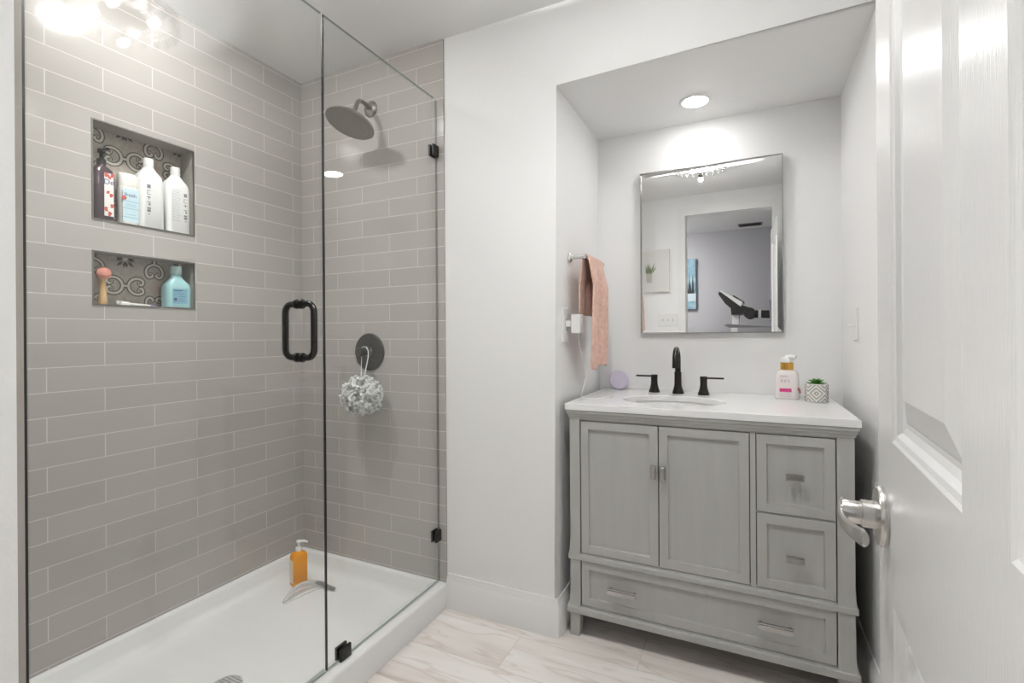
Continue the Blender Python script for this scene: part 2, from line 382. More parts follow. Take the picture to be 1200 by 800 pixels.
# scroll patterned cement tile at the back of each niche
def ribbon(bm, pts, wd, x, mi):
    n = len(pts); prev = None
    for i, p in enumerate(pts):
        a, b = pts[max(i-1, 0)], pts[min(i+1, n-1)]
        d = Vector((b[0]-a[0], b[1]-a[1])); d.normalize(); nn = Vector((-d.y, d.x))
        ww = wd[i] if isinstance(wd, list) else wd
        cur = (bm.verts.new((x, p[0]+nn.x*ww/2, p[1]+nn.y*ww/2)), bm.verts.new((x, p[0]-nn.x*ww/2, p[1]-nn.y*ww/2)))
        if prev: bm.faces.new((prev[0], cur[0], cur[1], prev[1])).material_index = mi
        prev = cur
def flat(bm, pts, x, mi):
    bm.faces.new([bm.verts.new((x, p[0], p[1])) for p in pts]).material_index = mi
def niche_pattern(z0, z1, zn):
    bm = newbm(); x = XS-ND+0.002
    flat(bm, [(NY0, z0), (NY1, z0), (NY1, z1), (NY0, z1)], x, 0)
    P = 0.2
    for iy in (-1, 0, 1, 2):
        for iz in (-2, -1, 0, 1, 2):
            cy, cz = 0.929 + P*iy, zn + P*iz
            def R(k, p):   # local (along, across) for direction k -> world
                a = k*PI/2; return (cy + p[0]*math.cos(a)-p[1]*math.sin(a), cz + p[0]*math.sin(a)+p[1]*math.cos(a))
            flat(bm, [(cy-.026, cz), (cy, cz-.026), (cy+.026, cz), (cy, cz+.026)], x+0.0004, 3)
            for k in range(4):
                # C scroll whose back touches the link at distance P/2, opening towards the node
                C = (0.060, 0.0); r = 0.030; pts = []
                def curl(sgn):
                    out = []
                    for i in range(15):      # inward spiral at the open end
                        t = i/14; rr = 0.0130*(1-0.62*t)
                        ex, ey = C[0]+r*math.cos(sgn*PI*0.66), C[1]+r*math.sin(sgn*PI*0.66)
                        cx, cyy = ex + 0.0115*math.sin(PI*0.16), ey - sgn*0.0130*math.cos(PI*0.16)
                        out.append((cx + rr*math.cos(sgn*(PI*0.66 + t*PI*1.45)), cyy + rr*math.sin(sgn*(PI*0.66 + t*PI*1.45))))
                    return out
                main = [(C[0]+r*math.cos(a), C[1]+r*math.sin(a)) for a in [(-0.66 + 1.32*i/24)*PI for i in range(25)]]
                pts = curl(-1)[::-1] + main + curl(1)
                pts = [R(k, p) for p in pts]
                flat(bm, [R(k, p) for p in ((0.046, 0), (0.061, -0.012), (0.076, 0), (0.061, 0.012))], x+0.0004, 0)
                ribbon(bm, pts, [0.010]*6 + [0.0165]*(len(pts)-12) + [0.010]*6, x+0.0006+0.00005*k, 1)
                ribbon(bm, pts, [0.003]*6 + [0.0085]*(len(pts)-12) + [0.003]*6, x+0.0012+0.00005*k, 2)
                ribbon(bm, [R(k, (0.090, 0)), R(k, (0.1, 0))], 0.020, x+0.0005, 1)
                ribbon(bm, [R(k, (0.088, 0)), R(k, (0.1, 0))], 0.008, x+0.0013, 2)
            # three-leaf motif in the middle between four nodes
            my, mz = cy + P/2, cz + P/2
            for k in range(4):
                a0 = k*PI/2 + PI/4
                for da, ln, ds in ((0, 0.030, 0.010), (0.62, 0.024, 0.008), (-0.62, 0.024, 0.008)):
                    a = a0 + da; u = (math.cos(a), math.sin(a)); v = (-u[1], u[0])
                    q = [(my+u[0]*(ds), mz+u[1]*(ds)), (my+u[0]*(ds+ln*.5)+v[0]*.006, mz+u[1]*(ds+ln*.5)+v[1]*.006), (my+u[0]*(ds+ln), mz+u[1]*(ds+ln)), (my+u[0]*(ds+ln*.5)-v[0]*.006, mz+u[1]*(ds+ln*.5)-v[1]*.006)]
                    flat(bm, q, x+0.0005, 1)
            flat(bm, [(my-.008, mz), (my, mz-.008), (my+.008, mz), (my, mz+.008)], x+0.0007, 2)
    for co, no in (((0, NY0, 0), (0, -1, 0)), ((0, NY1, 0), (0, 1, 0)), ((0, 0, z0), (0, 0, -1)), ((0, 0, z1), (0, 0, 1))):
        g = bm.verts[:]+bm.edges[:]+bm.faces[:]
        bmesh.ops.bisect_plane(bm, geom=g, plane_co=co, plane_no=no, clear_outer=True)
    for f in bm.faces:
        if f.normal.x < 0: f.normal_flip()
    obj('niche_tile', bm, ['pat_base', 'pat_dark', 'pat_cream', 'pat_rose'], wl, recalc=False)
niche_trim(*N1); niche_trim(*N2)
niche_pattern(*N1, 1.840); niche_pattern(*N2, 1.364)

# wall behind the camera with the doorway
DX0, DX1, DH = -0.575, 0.14, 2.262
bm = newbm()
prism(bm, [(XC, 0), (DX0, 0), (DX0, DH), (DX1, DH), (DX1, 0), (XR, 0), (XR, ZC), (XC, ZC)], 1, YD-0.12, YD)
struct('wall_front', bm, 'wall', 'white wall with the doorway behind the camera')
bm = newbm(); cw = 0.065
for y0, y1 in ((YD, YD+0.014), (YD-0.134, YD-0.12)):
    box(bm, (DX0-cw, y0, 0), (DX0, y1, DH+cw)); box(bm, (DX1, y0, 0), (DX1+cw, y1, DH+cw)); box(bm, (DX0, y0, DH), (DX1, y1, DH+cw))
struct('trim_2', bm, 'trim', 'white door casing behind the camera')
# far room seen in the mirror
YF = -1.88
bm = newbm(); box(bm, (-2.6, YF-0.1, 0), (1.6, YF, ZC+0.3)); struct('wall_far', bm, 'far_wall', 'grey wall of the room beyond the doorway')
bm = newbm(); box(bm, (-2.7, YF-0.1, 0), (-2.6, YD-0.12, ZC+0.3)); struct('wall_far_left', bm, 'far_wall')
bm = newbm(); box(bm, (1.6, YF-0.1, 0), (1.7, YD-0.12, ZC+0.3)); struct('wall_far_right', bm, 'far_wall')
bm = newbm(); box(bm, (-2.6, YF, -0.06), (1.6, -0.16, 0)); struct('floor_far', bm, 'carpet')
bm = newbm(); box(bm, (-2.6, YF, ZC), (1.6, -0.16, ZC+0.06)); struct('ceiling_far', bm, 'ceiling')
bm = newbm(); box(bm, (XR, -0.16, 0), (1.6, -0.12, ZC)); box(bm, (-2.6, -0.16, 0), (XC, -0.12, ZC)); struct('wall_far_near', bm, 'far_wall')

# baseboards: ogee topped
def base_profile(t=0.015, h=0.147):
    return [(0, 0), (t, 0), (t, h-0.035), (t-0.003, h-0.030), (t-0.004, h-0.020), (t-0.008, h-0.010), (t-0.010, h), (0, h)]
def baseboard(name, pts, label):
    """pts: plan polyline; board grows to the right-hand side of travel."""
    bm = newbm(); prof = base_profile(); n = len(pts); rows = []
    for i, p in enumerate(pts):
        d0 = (Vector(pts[i])-Vector(pts[i-1])).normalized() if i else (Vector(pts[1])-Vector(pts[0])).normalized()
        d1 = (Vector(pts[i+1])-Vector(pts[i])).normalized() if i < n-1 else d0
        n0, n1 = Vector((d0.y, -d0.x)), Vector((d1.y, -d1.x)); m = (n0+n1); m = m/(m.dot(n0))
        rows.append([bm.verts.new((p[0]+m.x*a, p[1]+m.y*a, z)) for a, z in prof])
    k = len(prof)
    for a, b in zip(rows, rows[1:]):
        for j in range(k): bm.faces.new((a[j], a[(j+1) % k], b[(j+1) % k], b[j]))
    bm.faces.new(rows[0]); bm.faces.new(rows[-1][::-1])
    struct(name, bm, 'trim', label, smooth=True)
baseboard('baseboard_back', [(XC+0.001, YB), (XA-0.012, YB), (XA-0.0035, YB+0.0035), (XA, YB+0.012), (XA, YA)], 'white baseboard along the back wall and into the alcove')
baseboard('baseboard_right', [(XR, YA), (XR, YD+0.02)], 'white baseboard along the right wall')
baseboard('baseboard_alcove', [(XA+0.016, YA), (XR-0.016, YA)], 'white baseboard behind the vanity')

# ---------------------------------------------------------------- open white door on the right
HU = Vector((0.061, 1.0, 0)).normalized(); HN = Vector((-HU.y, HU.x, 0))       # along the leaf, out of its visible face
H0 = Vector((0.125 + 0.061*0.02, 0.02, 0)); DW = (0.905-0.02)*math.sqrt(1+0.061**2); DT = 0.036; DTOP = 2.04
def dp(u, z, d=0.0):
    return H0 + HU*u - HN*d + Vector((0, 0, z))
bm = newbm()
us = [0, 0.105, 0.105+0.290, DW-0.105-0.290, DW-0.105, DW]; vs = [0.012, 0.24, 0.808, 1.024, 1.92, DTOP]
holes = {(1, 1), (1, 3), (3, 1), (3, 3)}
steps = [(0, 0), (0.004, 0.002), (0.010, 0.0035), (0.016, 0.0085), (0.024, 0.011), (0.030, 0.011), (0.034, 0.0095), (0.062, 0.003), (0.066, 0.003)]
for side in (0, 1):
    f = (lambda u, z, d=0.0: dp(u, z, d)) if side == 0 else (lambda u, z, d=0.0: dp(u, z, DT-d))
    cells(bm, us, vs, holes, lambda u, v: f(u, v, 0))
    for i, j in holes: rings_panel(bm, us[i], us[i+1], vs[j], vs[j+1], steps, f)
def edge_q(u0, z0, u1, z1):
    bm.faces.new([bm.verts.new(p) for p in (dp(u0, z0), dp(u1, z1), dp(u1, z1, DT), dp(u0, z0, DT))])
for a, b in zip(us, us[1:]): edge_q(a, vs[0], b, vs[0]); edge_q(a, vs[-1], b, vs[-1])
for a, b in zip(vs, vs[1:]): edge_q(us[0], a, us[0], b); edge_q(us[-1], a, us[-1], b)
door = struct('door_1', bm, 'door', 'open white panelled door with a satin lever handle')
def door_lever():
    u0 = DW - 0.047; z = 0.907
    bm = newbm(); o = dp(u0, z)
    lathe(bm, [(0.0415, 0), (0.0425, 0.002), (0.0425, 0.006), (0.040, 0.0095), (0.034, 0.011), (0.018, 0.0112)], o, 48, HN)
    lathe(bm, [(0.0195, 0.011), (0.0195, 0.027), (0.0185, 0.028), (0.0165, 0.028), (0.0165, 0.050), (0.015, 0.052)], o, 36, HN)
    h = obj('door_handle', bm, 'nickel', door, smooth=True); h['label'] = 'satin nickel door handle'
    # lever blade sweeping back towards the hinge
    bm = newbm(); rows = []
    for i in range(21):
        t = i/20; u = u0 + 0.014 - 0.128*t; n_ = 0.050 + 0.004*math.sin(PI*min(1, t*1.3)) - 0.014*t*t
        hh = 0.0098 + 0.0062*max(0, 1-t*5) + 0.0025*t*t
        th = 0.0062*(1-0.35*t) if 0 < i < 20 else 0.004
        zz = z - 0.006*math.sin(PI*t) + 0.002*t
        if i == 20: hh *= 0.75
        c0 = dp(u, zz) + HN*n_
        rows.append([bm.verts.new(c0 + HN*(th*math.cos(a)) + Vector((0, 0, 1))*(hh*math.sin(a))) for a in [2*PI*k/16 for k in range(16)]])
    for a, b in zip(rows, rows[1:]):
        for k in range(16): bm.faces.new((a[k], a[(k+1) % 16], b[(k+1) % 16], b[k]))
    bm.faces.new(rows[0]); bm.faces.new(rows[-1][::-1])
    obj('lever', bm, 'nickel', h, smooth=True)
    bm = newbm(); lathe(bm, [(0.0022, 0), (0.0022, 0.0006)], dp(u0, z-0.0165) + HN*0.034, 12, (0, 0, -1)); obj('set_screw', bm, 'slot', h)
door_lever()

# ---------------------------------------------------------------- shower tray
def shower_tray():
    t = thing('shower_tray', 'white acrylic shower tray with a raised curb along the glass', 'shower tray', (-1.59, 1.09, 0))
    x0, x1, y0, y1 = XS+0.001, XC, YE+0.0005, YB-0.009
    zr, zf = 0.108, 0.036
    bm = newbm()
    # plan rings from the outside in: (inset left, inset right(curb), inset y, z)
    R_ = [(0, 0, 0, 0), (0, 0, 0, zr-0.012), (0, 0.003, 0, zr-0.004), (0.0, 0.010, 0.0, zr), (0.010, 0.056, 0.010, zr), (0.016, 0.064, 0.016, zr-0.004),
          (0.020, 0.068, 0.020, zr-0.012), (0.030, 0.078, 0.030, zf+0.022), (0.040, 0.088, 0.040, zf+0.008), (0.056, 0.104, 0.056, zf+0.002), (0.075, 0.125, 0.075, zf+0.0005), (0.16, 0.20, 0.16, zf)]
    rows = []
    for k, (a, b, cc, z) in enumerate(R_):
        X0, X1, Y0, Y1 = x0+a, x1-b, y0+cc, y1-cc
        rad = 0 if k < 5 else 0.03 + 0.006*(k-5)
        ring = []
        for (qx, qy, a0) in ((X1-rad, Y0+rad, -PI/2), (X1-rad, Y1-rad, 0), (X0+rad, Y1-rad, PI/2), (X0+rad, Y0+rad, PI)):
            for i in range(7):
                aa = a0 + PI/2*i/6; ring.append(bm.verts.new((qx+rad*math.cos(aa)+1e-5*i*(k < 5), qy+rad*math.sin(aa)+1.3e-5*i*(k < 5), z)))
        rows.append(ring)
    n = len(rows[0])
    for a, b in zip(rows, rows[1:]):
        for i in range(n): bm.faces.new((a[i], a[(i+1) % n], b[(i+1) % n], b[i]))
    bm.faces.new(rows[-1]); bm.faces.new(rows[0][::-1])
    obj('basin', bm, 'acrylic', t, smooth=True)
    # drain: round grate with a lattice of square holes
    d = (-1.527, 1.022, zf+0.001)
    bm = newbm(); lathe(bm, [(0.046, 0.0003), (0.050, 0.0003), (0.050, 0.003), (0.046, 0.0035)], d, 40, cap=False)
    for i in range(-4, 5):
        o_ = i*0.0102; L = math.sqrt(max(0, 0.046**2-o_**2))
        box(bm, (d[0]+o_-0.0027, d[1]-L, d[2]+0.001), (d[0]+o_+0.0027, d[1]+L, d[2]+0.003))
        box(bm, (d[0]-L, d[1]+o_-0.0027, d[2]+0.001), (d[0]+L, d[1]+o_+0.0027, d[2]+0.0032))
    dr = obj('drain', bm, 'drain', t); dr['label'] = 'round pale metal drain grate'
    bm = newbm(); lathe(bm, [(0.046, 0.0002), (0.046, 0.0006)], d, 32); obj('drain_well', bm, 'slot', dr)
shower_tray()

# ---------------------------------------------------------------- shower glass
GT = 0.010
def glass_pane(bm, y0, y1, z0, z1):
    box(bm, (XG-GT/2, y0, z0), (XG+GT/2, y1, z1))
    bm.faces.ensure_lookup_table(); bm.normal_update()
    for f in bm.faces:
        if abs(f.normal.z) > .9: f.material_index = 1
GZ0, GZ1 = 0.112, 2.188
def shower_door():
    t = thing('shower_door', 'frameless glass shower door with a black loop handle', 'shower door', (XG, 0.433, GZ0))
    bm = newbm(); glass_pane(bm, 0.4285, 1.1310, GZ0+0.006, GZ1); obj('glass_panel', bm, ['glass', 'glass_edge'], t)
    bm = newbm(); box(bm, (XG-0.002, 0.4180, GZ0), (XG+0.002, 0.4275, GZ1)); s_ = obj('hinge_channel', bm, 'seal', t); s_['label'] = 'black hinge side channel'
    bm = newbm(); box(bm, (XG-0.004, 0.434, GZ0-0.003), (XG+0.004, 1.130, GZ0+0.005)); obj('bottom_sweep', bm, 'clear', t)
    # back to back D handle through the glass
    yh, z0, z1, R0, rr = 1.043, 1.106, 1.266, 0.026, 0.0098
    pts = []
    bar = 0.060
    for sg, cx in ((1, XG+bar-R0), ):
        pts += arc((cx, yh, z1-R0), R0, 0, PI/2, 8)
    pts += arc((XG-bar+R0, yh, z1-R0), R0, PI/2, PI, 8)
    pts += arc((XG-bar+R0, yh, z0+R0), R0, PI, 1.5*PI, 8)
    pts += arc((XG+bar-R0, yh, z0+R0), R0, 1.5*PI, 2*PI, 8)
    bm = newbm(); tube(bm, pts, rr, 14, closed=True)
    h = obj('handle', bm, 'black', t, smooth=True); h['label'] = 'matte black loop pull handle'
    for z in (z0, z1):
        for sg in (-1, 1):
            bm = newbm(); lathe(bm, [(0.0125, 0.0051), (0.0145, 0.007), (0.0145, 0.015), (0.0125, 0.018)], (XG, yh, z), 20, (sg, 0, 0)); obj('collar', bm, 'black', h, smooth=True)
def fixed_panel():
    t = thing('fixed_glass_panel', 'fixed glass panel between the shower door and the back wall', 'glass panel', (XG, 1.138, 0.112))
    bm = newbm(); glass_pane(bm, 1.1405, YB-0.010, 0.1115, GZ1)
    ed = [e for e in bm.edges if all(v.co.y > 1.7 and v.co.z > 2 for v in e.verts) and abs(e.verts[0].co.x-e.verts[1].co.x) > 0.005]
    bmesh.ops.bevel(bm, geom=ed, offset=0.018, segments=4, affect='EDGES', profile=0.5)
    obj('glass_panel', bm, ['glass', 'glass_edge'], t)
    bm = newbm(); box(bm, (XG-0.0030, 1.1350, 0.1115), (XG+0.0030, 1.1400, GZ1)); s_ = obj('edge_seal', bm, 'seal', t); s_['label'] = 'black seal on the panel edge'
    def clip(lo, hi, nm='clip'):
        bm = newbm(); box(bm, (lo[0], lo[1], lo[2]), (XG-0.0051, hi[1], hi[2])); box(bm, (XG+0.0051, lo[1], lo[2]), (hi[0], hi[1], hi[2]))
        k = obj(nm, bm, 'black', t, bevel=0.001); k['label'] = 'matte black glass clip'
    clip((XG-0.014, 1.186, 0.1085), (XG+0.014, 1.232, 0.150))
    clip((XG-0.014, 1.728, 1.937), (XG+0.014, 1.766, 1.985)); clip((XG-0.014, 1.728, 0.286), (XG+0.014, 1.766, 0.334))
    bm = newbm(); box(bm, (XG-0.0055, YB-0.0098, 0.1115), (XG+0.0055, YB-0.0082, GZ1)); obj('wall_seal', bm, 'clear', t)
shower_door(); fixed_panel()

# ---------------------------------------------------------------- shower head and valve
def shower_head():
    wx, wz, wy = -1.566, 2.222, YB-0.008
    t = thing('rain_shower', 'round brushed nickel rain shower head on a curved wall arm', 'shower head', (wx, wy, wz))
    bm = newbm(); lathe(bm, [(0.038, 0), (0.038, 0.003), (0.032, 0.010), (0.016, 0.014), (0.012, 0.014)], (wx, wy, wz), 32, (0, -1, 0)); obj('flange', bm, 'steel_head', t, smooth=True)
    hc = Vector((-1.527, 1.590, 2.076)); ax = Vector((-0.125, -0.305, -0.944)).normalized()        # face centre and spray direction
    back = hc - ax*0.055
    p0 = Vector((wx, wy-0.008, wz)); p1 = Vector((wx, wy-0.09, wz+0.030)); pts = []
    for i in range(15):
        u = i/14; pts.append((1-u)**3*p0 + 3*(1-u)**2*u*p1 + 3*(1-u)*u*u*(back-ax*0.06) + u**3*back)
    bm = newbm(); tube(bm, pts, 0.0095, 14); obj('arm', bm, 'steel_head', t, smooth=True)
    bm = newbm(); lathe(bm, [(0.010, -0.070), (0.015, -0.066), (0.016, -0.048), (0.024, -0.042), (0.050, -0.034), (0.088, -0.022), (0.102, -0.010), (0.105, -0.003), (0.102, 0.0)], hc, 48, ax)
    obj('rose', bm, 'steel_head', t, smooth=True)
    bm = newbm(); u = ax.orthogonal().normalized(); v = ax.cross(u)
    for r, n in ((0.012, 6), (0.028, 12), (0.046, 18), (0.064, 24), (0.084, 30)):
        for i in range(n):
            a = 2*PI*i/n; lathe(bm, [(0.0021, -0.0005), (0.0016, 0.0020)], hc + u*r*math.cos(a) + v*r*math.sin(a), 6, ax)
    nz = obj('nozzles', bm, 'grey_plastic', t); nz['kind'] = 'stuff'
shower_head()
def shower_valve():
    o = Vector((-1.582, YB-0.008, 1.095))
    t = thing('shower_valve', 'round dark bronze shower valve with a small knob on the tiled wall', 'shower valve', o)
    bm = newbm(); lathe(bm, [(0.086, 0), (0.087, 0.003), (0.085, 0.006), (0.080, 0.009), (0.030, 0.011)], o, 48, (0, -1, 0)); obj('escutcheon', bm, 'bronze', t, smooth=True)
    bm = newbm(); lathe(bm, [(0.025, 0.010), (0.022, 0.016), (0.0165, 0.022), (0.0165, 0.050), (0.020, 0.054), (0.020, 0.074), (0.017, 0.078)], o, 28, (0, -1, 0)); obj('knob', bm, 'bronze', t, smooth=True)
    bm = newbm(); tube(bm, [o+Vector((0, -0.064, 0.012)), o+Vector((0.0, -0.070, -0.02)), o+Vector((0, -0.078, -0.045))], [0.009, 0.007, 0.006], 12); obj('lever', bm, 'bronze', t, smooth=True)
shower_valve()
def bath_puff():
    k = Vector((-1.555, 1.680, 0.900))
    t = thing('bath_puff', 'white mesh bath puff hanging by its cord from the shower valve', 'bath puff', k)
    rnd = random.Random(4)
    bm = newbm()
    for i in range(90):                                      # ruffled loops of netting
        th = rnd.uniform(0, 2*PI); ph = math.acos(rnd.uniform(-1, 1)); d = Vector((math.sin(ph)*math.cos(th), math.sin(ph)*math.sin(th), math.cos(ph)))
        cc = k + Vector((d.x*0.088, d.y*0.046, d.z*0.064)); e1 = d.orthogonal().normalized(); e1.rotate(Matrix.Rotation(rnd.uniform(0, 6.28), 3, d)); e2 = d.cross(e1)
        R0 = rnd.uniform(0.016, 0.028); wd = rnd.uniform(0.010, 0.017); m = 26; ph0 = rnd.uniform(0, 6.28); prev = None; first = None
        for j in range(m+1):
            a = 2*PI*j/m; wv = 0.0055*math.sin(5*a+ph0)
            p = cc + e1*(R0*math.cos(a)) + d*(R0*0.9*math.sin(a)) + e2*wv
            q = p + e2*wd + d*(0.004*math.sin(7*a+ph0)) + (e1*math.cos(a)+d*math.sin(a))*(0.005+0.004*math.cos(6*a))
            cur = (bm.verts.new(p), bm.verts.new(q))
            if prev: bm.faces.new((prev[0], cur[0], cur[1], prev[1]))
            prev = cur
    o = obj('netting', bm, 'puff', t, smooth=True, recalc=False)
    md = o.modifiers.new('solid', 'SOLIDIFY'); md.thickness = 0.0008
    bm = newbm(); top = Vector((-1.582, YB-0.008-0.036, 1.095))
    lp = [k+Vector((0, 0, .02)), Vector((-1.5585, 1.712, 0.99)), Vector((-1.558, 1.722, 1.08))]
    tube(bm, [k+Vector((0.003, 0, .03)), top+Vector((0.022, 0, -0.02)), top+Vector((0.022, 0, 0.004)), top+Vector((0.012, 0, 0.0225)), top+Vector((0, 0, 0.0245)), top+Vector((-0.012, 0, 0.0225)), top+Vector((-0.022, 0, 0.004)), top+Vector((-0.018, 0, -0.02)), k+Vector((-0.003, 0, .03))], 0.0022, 8)
    obj('cord', bm, 'bottle_white', t, smooth=True)
bath_puff()

# ---------------------------------------------------------------- bottles in the niches
def rrect(cx, cy, hx, hy, r, n=5):
    out = []
    for qx, qy, a0 in ((cx+hx-r, cy-hy+r, -PI/2), (cx+hx-r, cy+hy-r, 0), (cx-hx+r, cy+hy-r, PI/2), (cx-hx+r, cy-hy+r, PI)):
        for i in range(n+1):
            a = a0 + PI/2*i/n; out.append((qx+r*math.cos(a), qy+r*math.sin(a)))
    return out
def loft(bm, secs, rot=0.0, at=(0, 0, 0), mi=0, n=5):
    """secs: (z, hx, hy, r) rounded rectangles stacked; rotated about z and moved."""
    rows = []; cs, sn = math.cos(rot), math.sin(rot)
    for z, hx, hy, r in secs:
        r = min(r, hx*0.999, hy*0.999)
        rows.append([bm.verts.new((at[0]+p[0]*cs-p[1]*sn, at[1]+p[0]*sn+p[1]*cs, at[2]+z)) for p in rrect(0, 0, hx, hy, r, n)])
    k = len(rows[0]); fs = []
    for a, b in zip(rows, rows[1:]):
        for i in range(k): fs.append(bm.faces.new((a[i], a[(i+1) % k], b[(i+1) % k], b[i])))
    fs.append(bm.faces.new(rows[0][::-1])); fs.append(bm.faces.new(rows[-1]))
    for f in fs: f.material_index = mi
def patch(bm, x, y0, y1, z0, z1, mi=0, t=0.0004):
    box(bm, (x, y0, z0), (x+t, y1, z1), mi)
def ytext(name, body, size, x, y, z, m, parent, vertical=False):
    # faces +X; text runs along +Y (or down when vertical)
    R_ = Matrix(((0, 0, 1, x), (1, 0, 0, y), (0, 1, 0, z), (0, 0, 0, 1)))
    if vertical: R_ = R_ @ Matrix.Rotation(-PI/2, 4, 'Z')
    return text(name, body, size, R_, m, parent)
ZN1, ZN2 = N1[0]+0.0003, N2[0]+0.0003
def niche_bottles():
    # dark pump bottle with a floral label
    o = (-2.062, 0.936, ZN1)
    t = thing('pump_bottle', 'dark purple pump bottle with a white floral label in the upper niche', 'bottle', o)
    bm = newbm(); loft(bm, [(0, .024, .030, .012), (.004, .026, .033, .014), (.16, .026, .033, .014), (.185, .022, .028, .014), (.200, .013, .013, .013), (.206, .012, .012, .012)], 0, o); obj('body', bm, 'purple', t, smooth=True)
    bm = newbm(); lathe(bm, [(.014, .206), (.014, .222), (.006, .224), (.006, .243), (.012, .245), (.012, .258)], o, 20); obj('pump', bm, 'black', t, smooth=True)
    bm = newbm(); box(bm, (o[0]+.008, o[1]-.006, o[2]+.248), (o[0]+.045, o[1]+.006, o[2]+.257)); obj('spout', bm, 'black', t, bevel=.002)
    bm = newbm(); patch(bm, o[0]+.0262, o[1]-.004, o[1]+.0245, o[2]+.020, o[2]+.172); lb = obj('label', bm, 'label_white', t); lb['label'] = 'white label with red flowers'
    rnd = random.Random(2)
    for cy, cz in ((.000, .045), (.012, .030), (.020, .060), (.005, .100), (.016, .092), (.001, .165), (.020, .166), (.010, .160)):
        bm = newbm()
        for i in range(4):
            lathe(bm, [(.0045, 0), (.0045, .0003)], (o[0]+.0266+.0002*rnd.random(), o[1]+cy+rnd.uniform(-.003, .003), o[2]+cz+rnd.uniform(-.006, .006)), 8, (1, 0, 0))
        obj('flower', bm, 'red', lb)
    ytext('lettering', 'De', .026, o[0]+.0268, o[1]+.010, o[2]+.140, 'navy', lb)
    # pale blue body wash, standing on its cream cap end up
    o = (-2.055, 1.011, ZN1)
    t = thing('body_wash_bottle', 'white body wash bottle with a pale blue label in the upper niche', 'bottle', o)
    bm = newbm(); loft(bm, [(0, .020, .029, .016), (.004, .022, .031, .018), (.138, .022, .031, .018), (.142, .0215, .0305, .018)], 0, o); obj('body', bm, 'label_white', t, smooth=True)
    bm = newbm(); loft(bm, [(.1425, .0215, .0305, .018), (.185, .0205, .0295, .018), (.190, .0175, .0265, .017)], 0, o); obj('cap', bm, 'cream_cap', t, smooth=True)
    bm = newbm(); patch(bm, o[0]+.0222, o[1]-.024, o[1]+.0275, o[2]+.012, o[2]+.133); lb = obj('label', bm, 'pale_blue', t)
    bm = newbm()
    for z in (.028, .060, .086): patch(bm, o[0]+.0226, o[1]-.024, o[1]+.0275, o[2]+z, o[2]+z+.002)
    for z in (.038, .070, .076): patch(bm, o[0]+.0226, o[1]-.014, o[1]+.019, o[2]+z, o[2]+z+.0015)
    obj('print_lines', bm, 'aqua_label', lb)
    ytext('lettering', 'fresh', .019, o[0]+.0228, o[1]+.001, o[2]+.110, 'navy', lb)
    bm = newbm(); lathe(bm, [(.008, 0), (.008, .0004)], (o[0]+.0227, o[1]-.020, o[2]+.097), 12, (1, 0, 0)); obj('emblem', bm, 'red', lb)
    # two white salon bottles
    def salon(y, h0, lab, prints):
        o = (-2.058, y, ZN1)
        t = thing('shampoo_bottle', lab, 'bottle', o, 'white shampoo bottles in the upper niche')
        bm = newbm()
        loft(bm, [(0, .030, .042, .022), (.004, .033, .045, .024), (.185*h0, .033, .045, .024), (.203*h0, .031, .040, .024), (.222*h0, .022, .026, .020), (.236*h0, .016, .0175, .016)], 0, o, n=6)
        obj('body', bm, 'bottle_white', t, smooth=True)
        bm = newbm(); lathe(bm, [(.0165, .2365*h0), (.0170, .240*h0), (.0165, .268*h0), (.0150, .271*h0)], o, 28); obj('cap', bm, 'bottle_white', t, smooth=True)
        x = o[0]+.0331; bm = newbm()
        yy = o[1] + (-.016 if prints == 1 else .020); z = o[2]+.165*h0
        # upright column of boxy marks as on the bottle front
        for kind in 'BCYSHF':
            if kind == 'B': patch(bm, x, yy-.006, yy+.006, z-.014, z)
            elif kind == 'C': patch(bm, x, yy-.006, yy-.004, z-.016, z); patch(bm, x, yy-.006, yy+.006, z-.002, z); patch(bm, x, yy-.006, yy+.006, z-.016, z-.014)
            elif kind == 'Y': patch(bm, x, yy-.001, yy+.001, z-.014, z); patch(bm, x, yy-.006, yy+.006, z-.006, z-.003)
            elif kind == 'S': patch(bm, x, yy-.006, yy+.006, z-.003, z); patch(bm, x, yy-.001, yy+.005, z-.014, z-.006)
            elif kind == 'H': patch(bm, x, yy-.006, yy+.006, z-.006, z); patch(bm, x, yy-.006, yy+.006, z-.017, z-.008)
            else: patch(bm, x, yy-.003, yy+.003, z-.005, z-.002)
            z -= .0215
        obj('lettering', bm, 'ink', t)
        if prints == 2:
            bm = newbm(); z = o[2]+.172*h0
            for i in range(17):
                patch(bm, x, o[1]-.032, o[1]-.032+random.uniform(.028, .038), z-.0014, z); z -= .0075
            obj('small_print', bm, 'ink_light', t)
    salon(1.085, 1.0, 'taller white shampoo bottle, third from left in the upper niche', 1)
    salon(1.182, .985, 'white shampoo bottle with grey small print at the right end of the upper niche', 2)
    # aqua bottle in the lower niche
    o = (-2.058, 1.183, ZN2)
    t = thing('aqua_bottle', 'aqua blue square shouldered bottle in the lower niche', 'bottle', o)
    bm = newbm(); loft(bm, [(0, .026, .040, .016), (.005, .030, .046, .018), (.080, .030, .047, .018), (.096, .028, .043, .018), (.118, .018, .024, .016), (.128, .014, .019, .014), (.134, .0138, .0188, .0138)], 0, o, n=6); obj('body', bm, 'aqua', t, smooth=True)
    bm = newbm(); lathe(bm, [(.0185, .1342), (.0195, .136), (.0195, .166), (.0180, .168)], o, 28); obj('cap', bm, 'aqua_light', t, smooth=True)
    bm = newbm(); patch(bm, o[0]+.0302, o[1]-.030, o[1]+.026, o[2]+.018, o[2]+.076); lb = obj('label', bm, 'aqua_label', t); lb['label'] = 'blue printed label'
    bm = newbm(); patch(bm, o[0]+.0306, o[1]-.026, o[1]+.008, o[2]+.068, o[2]+.071)
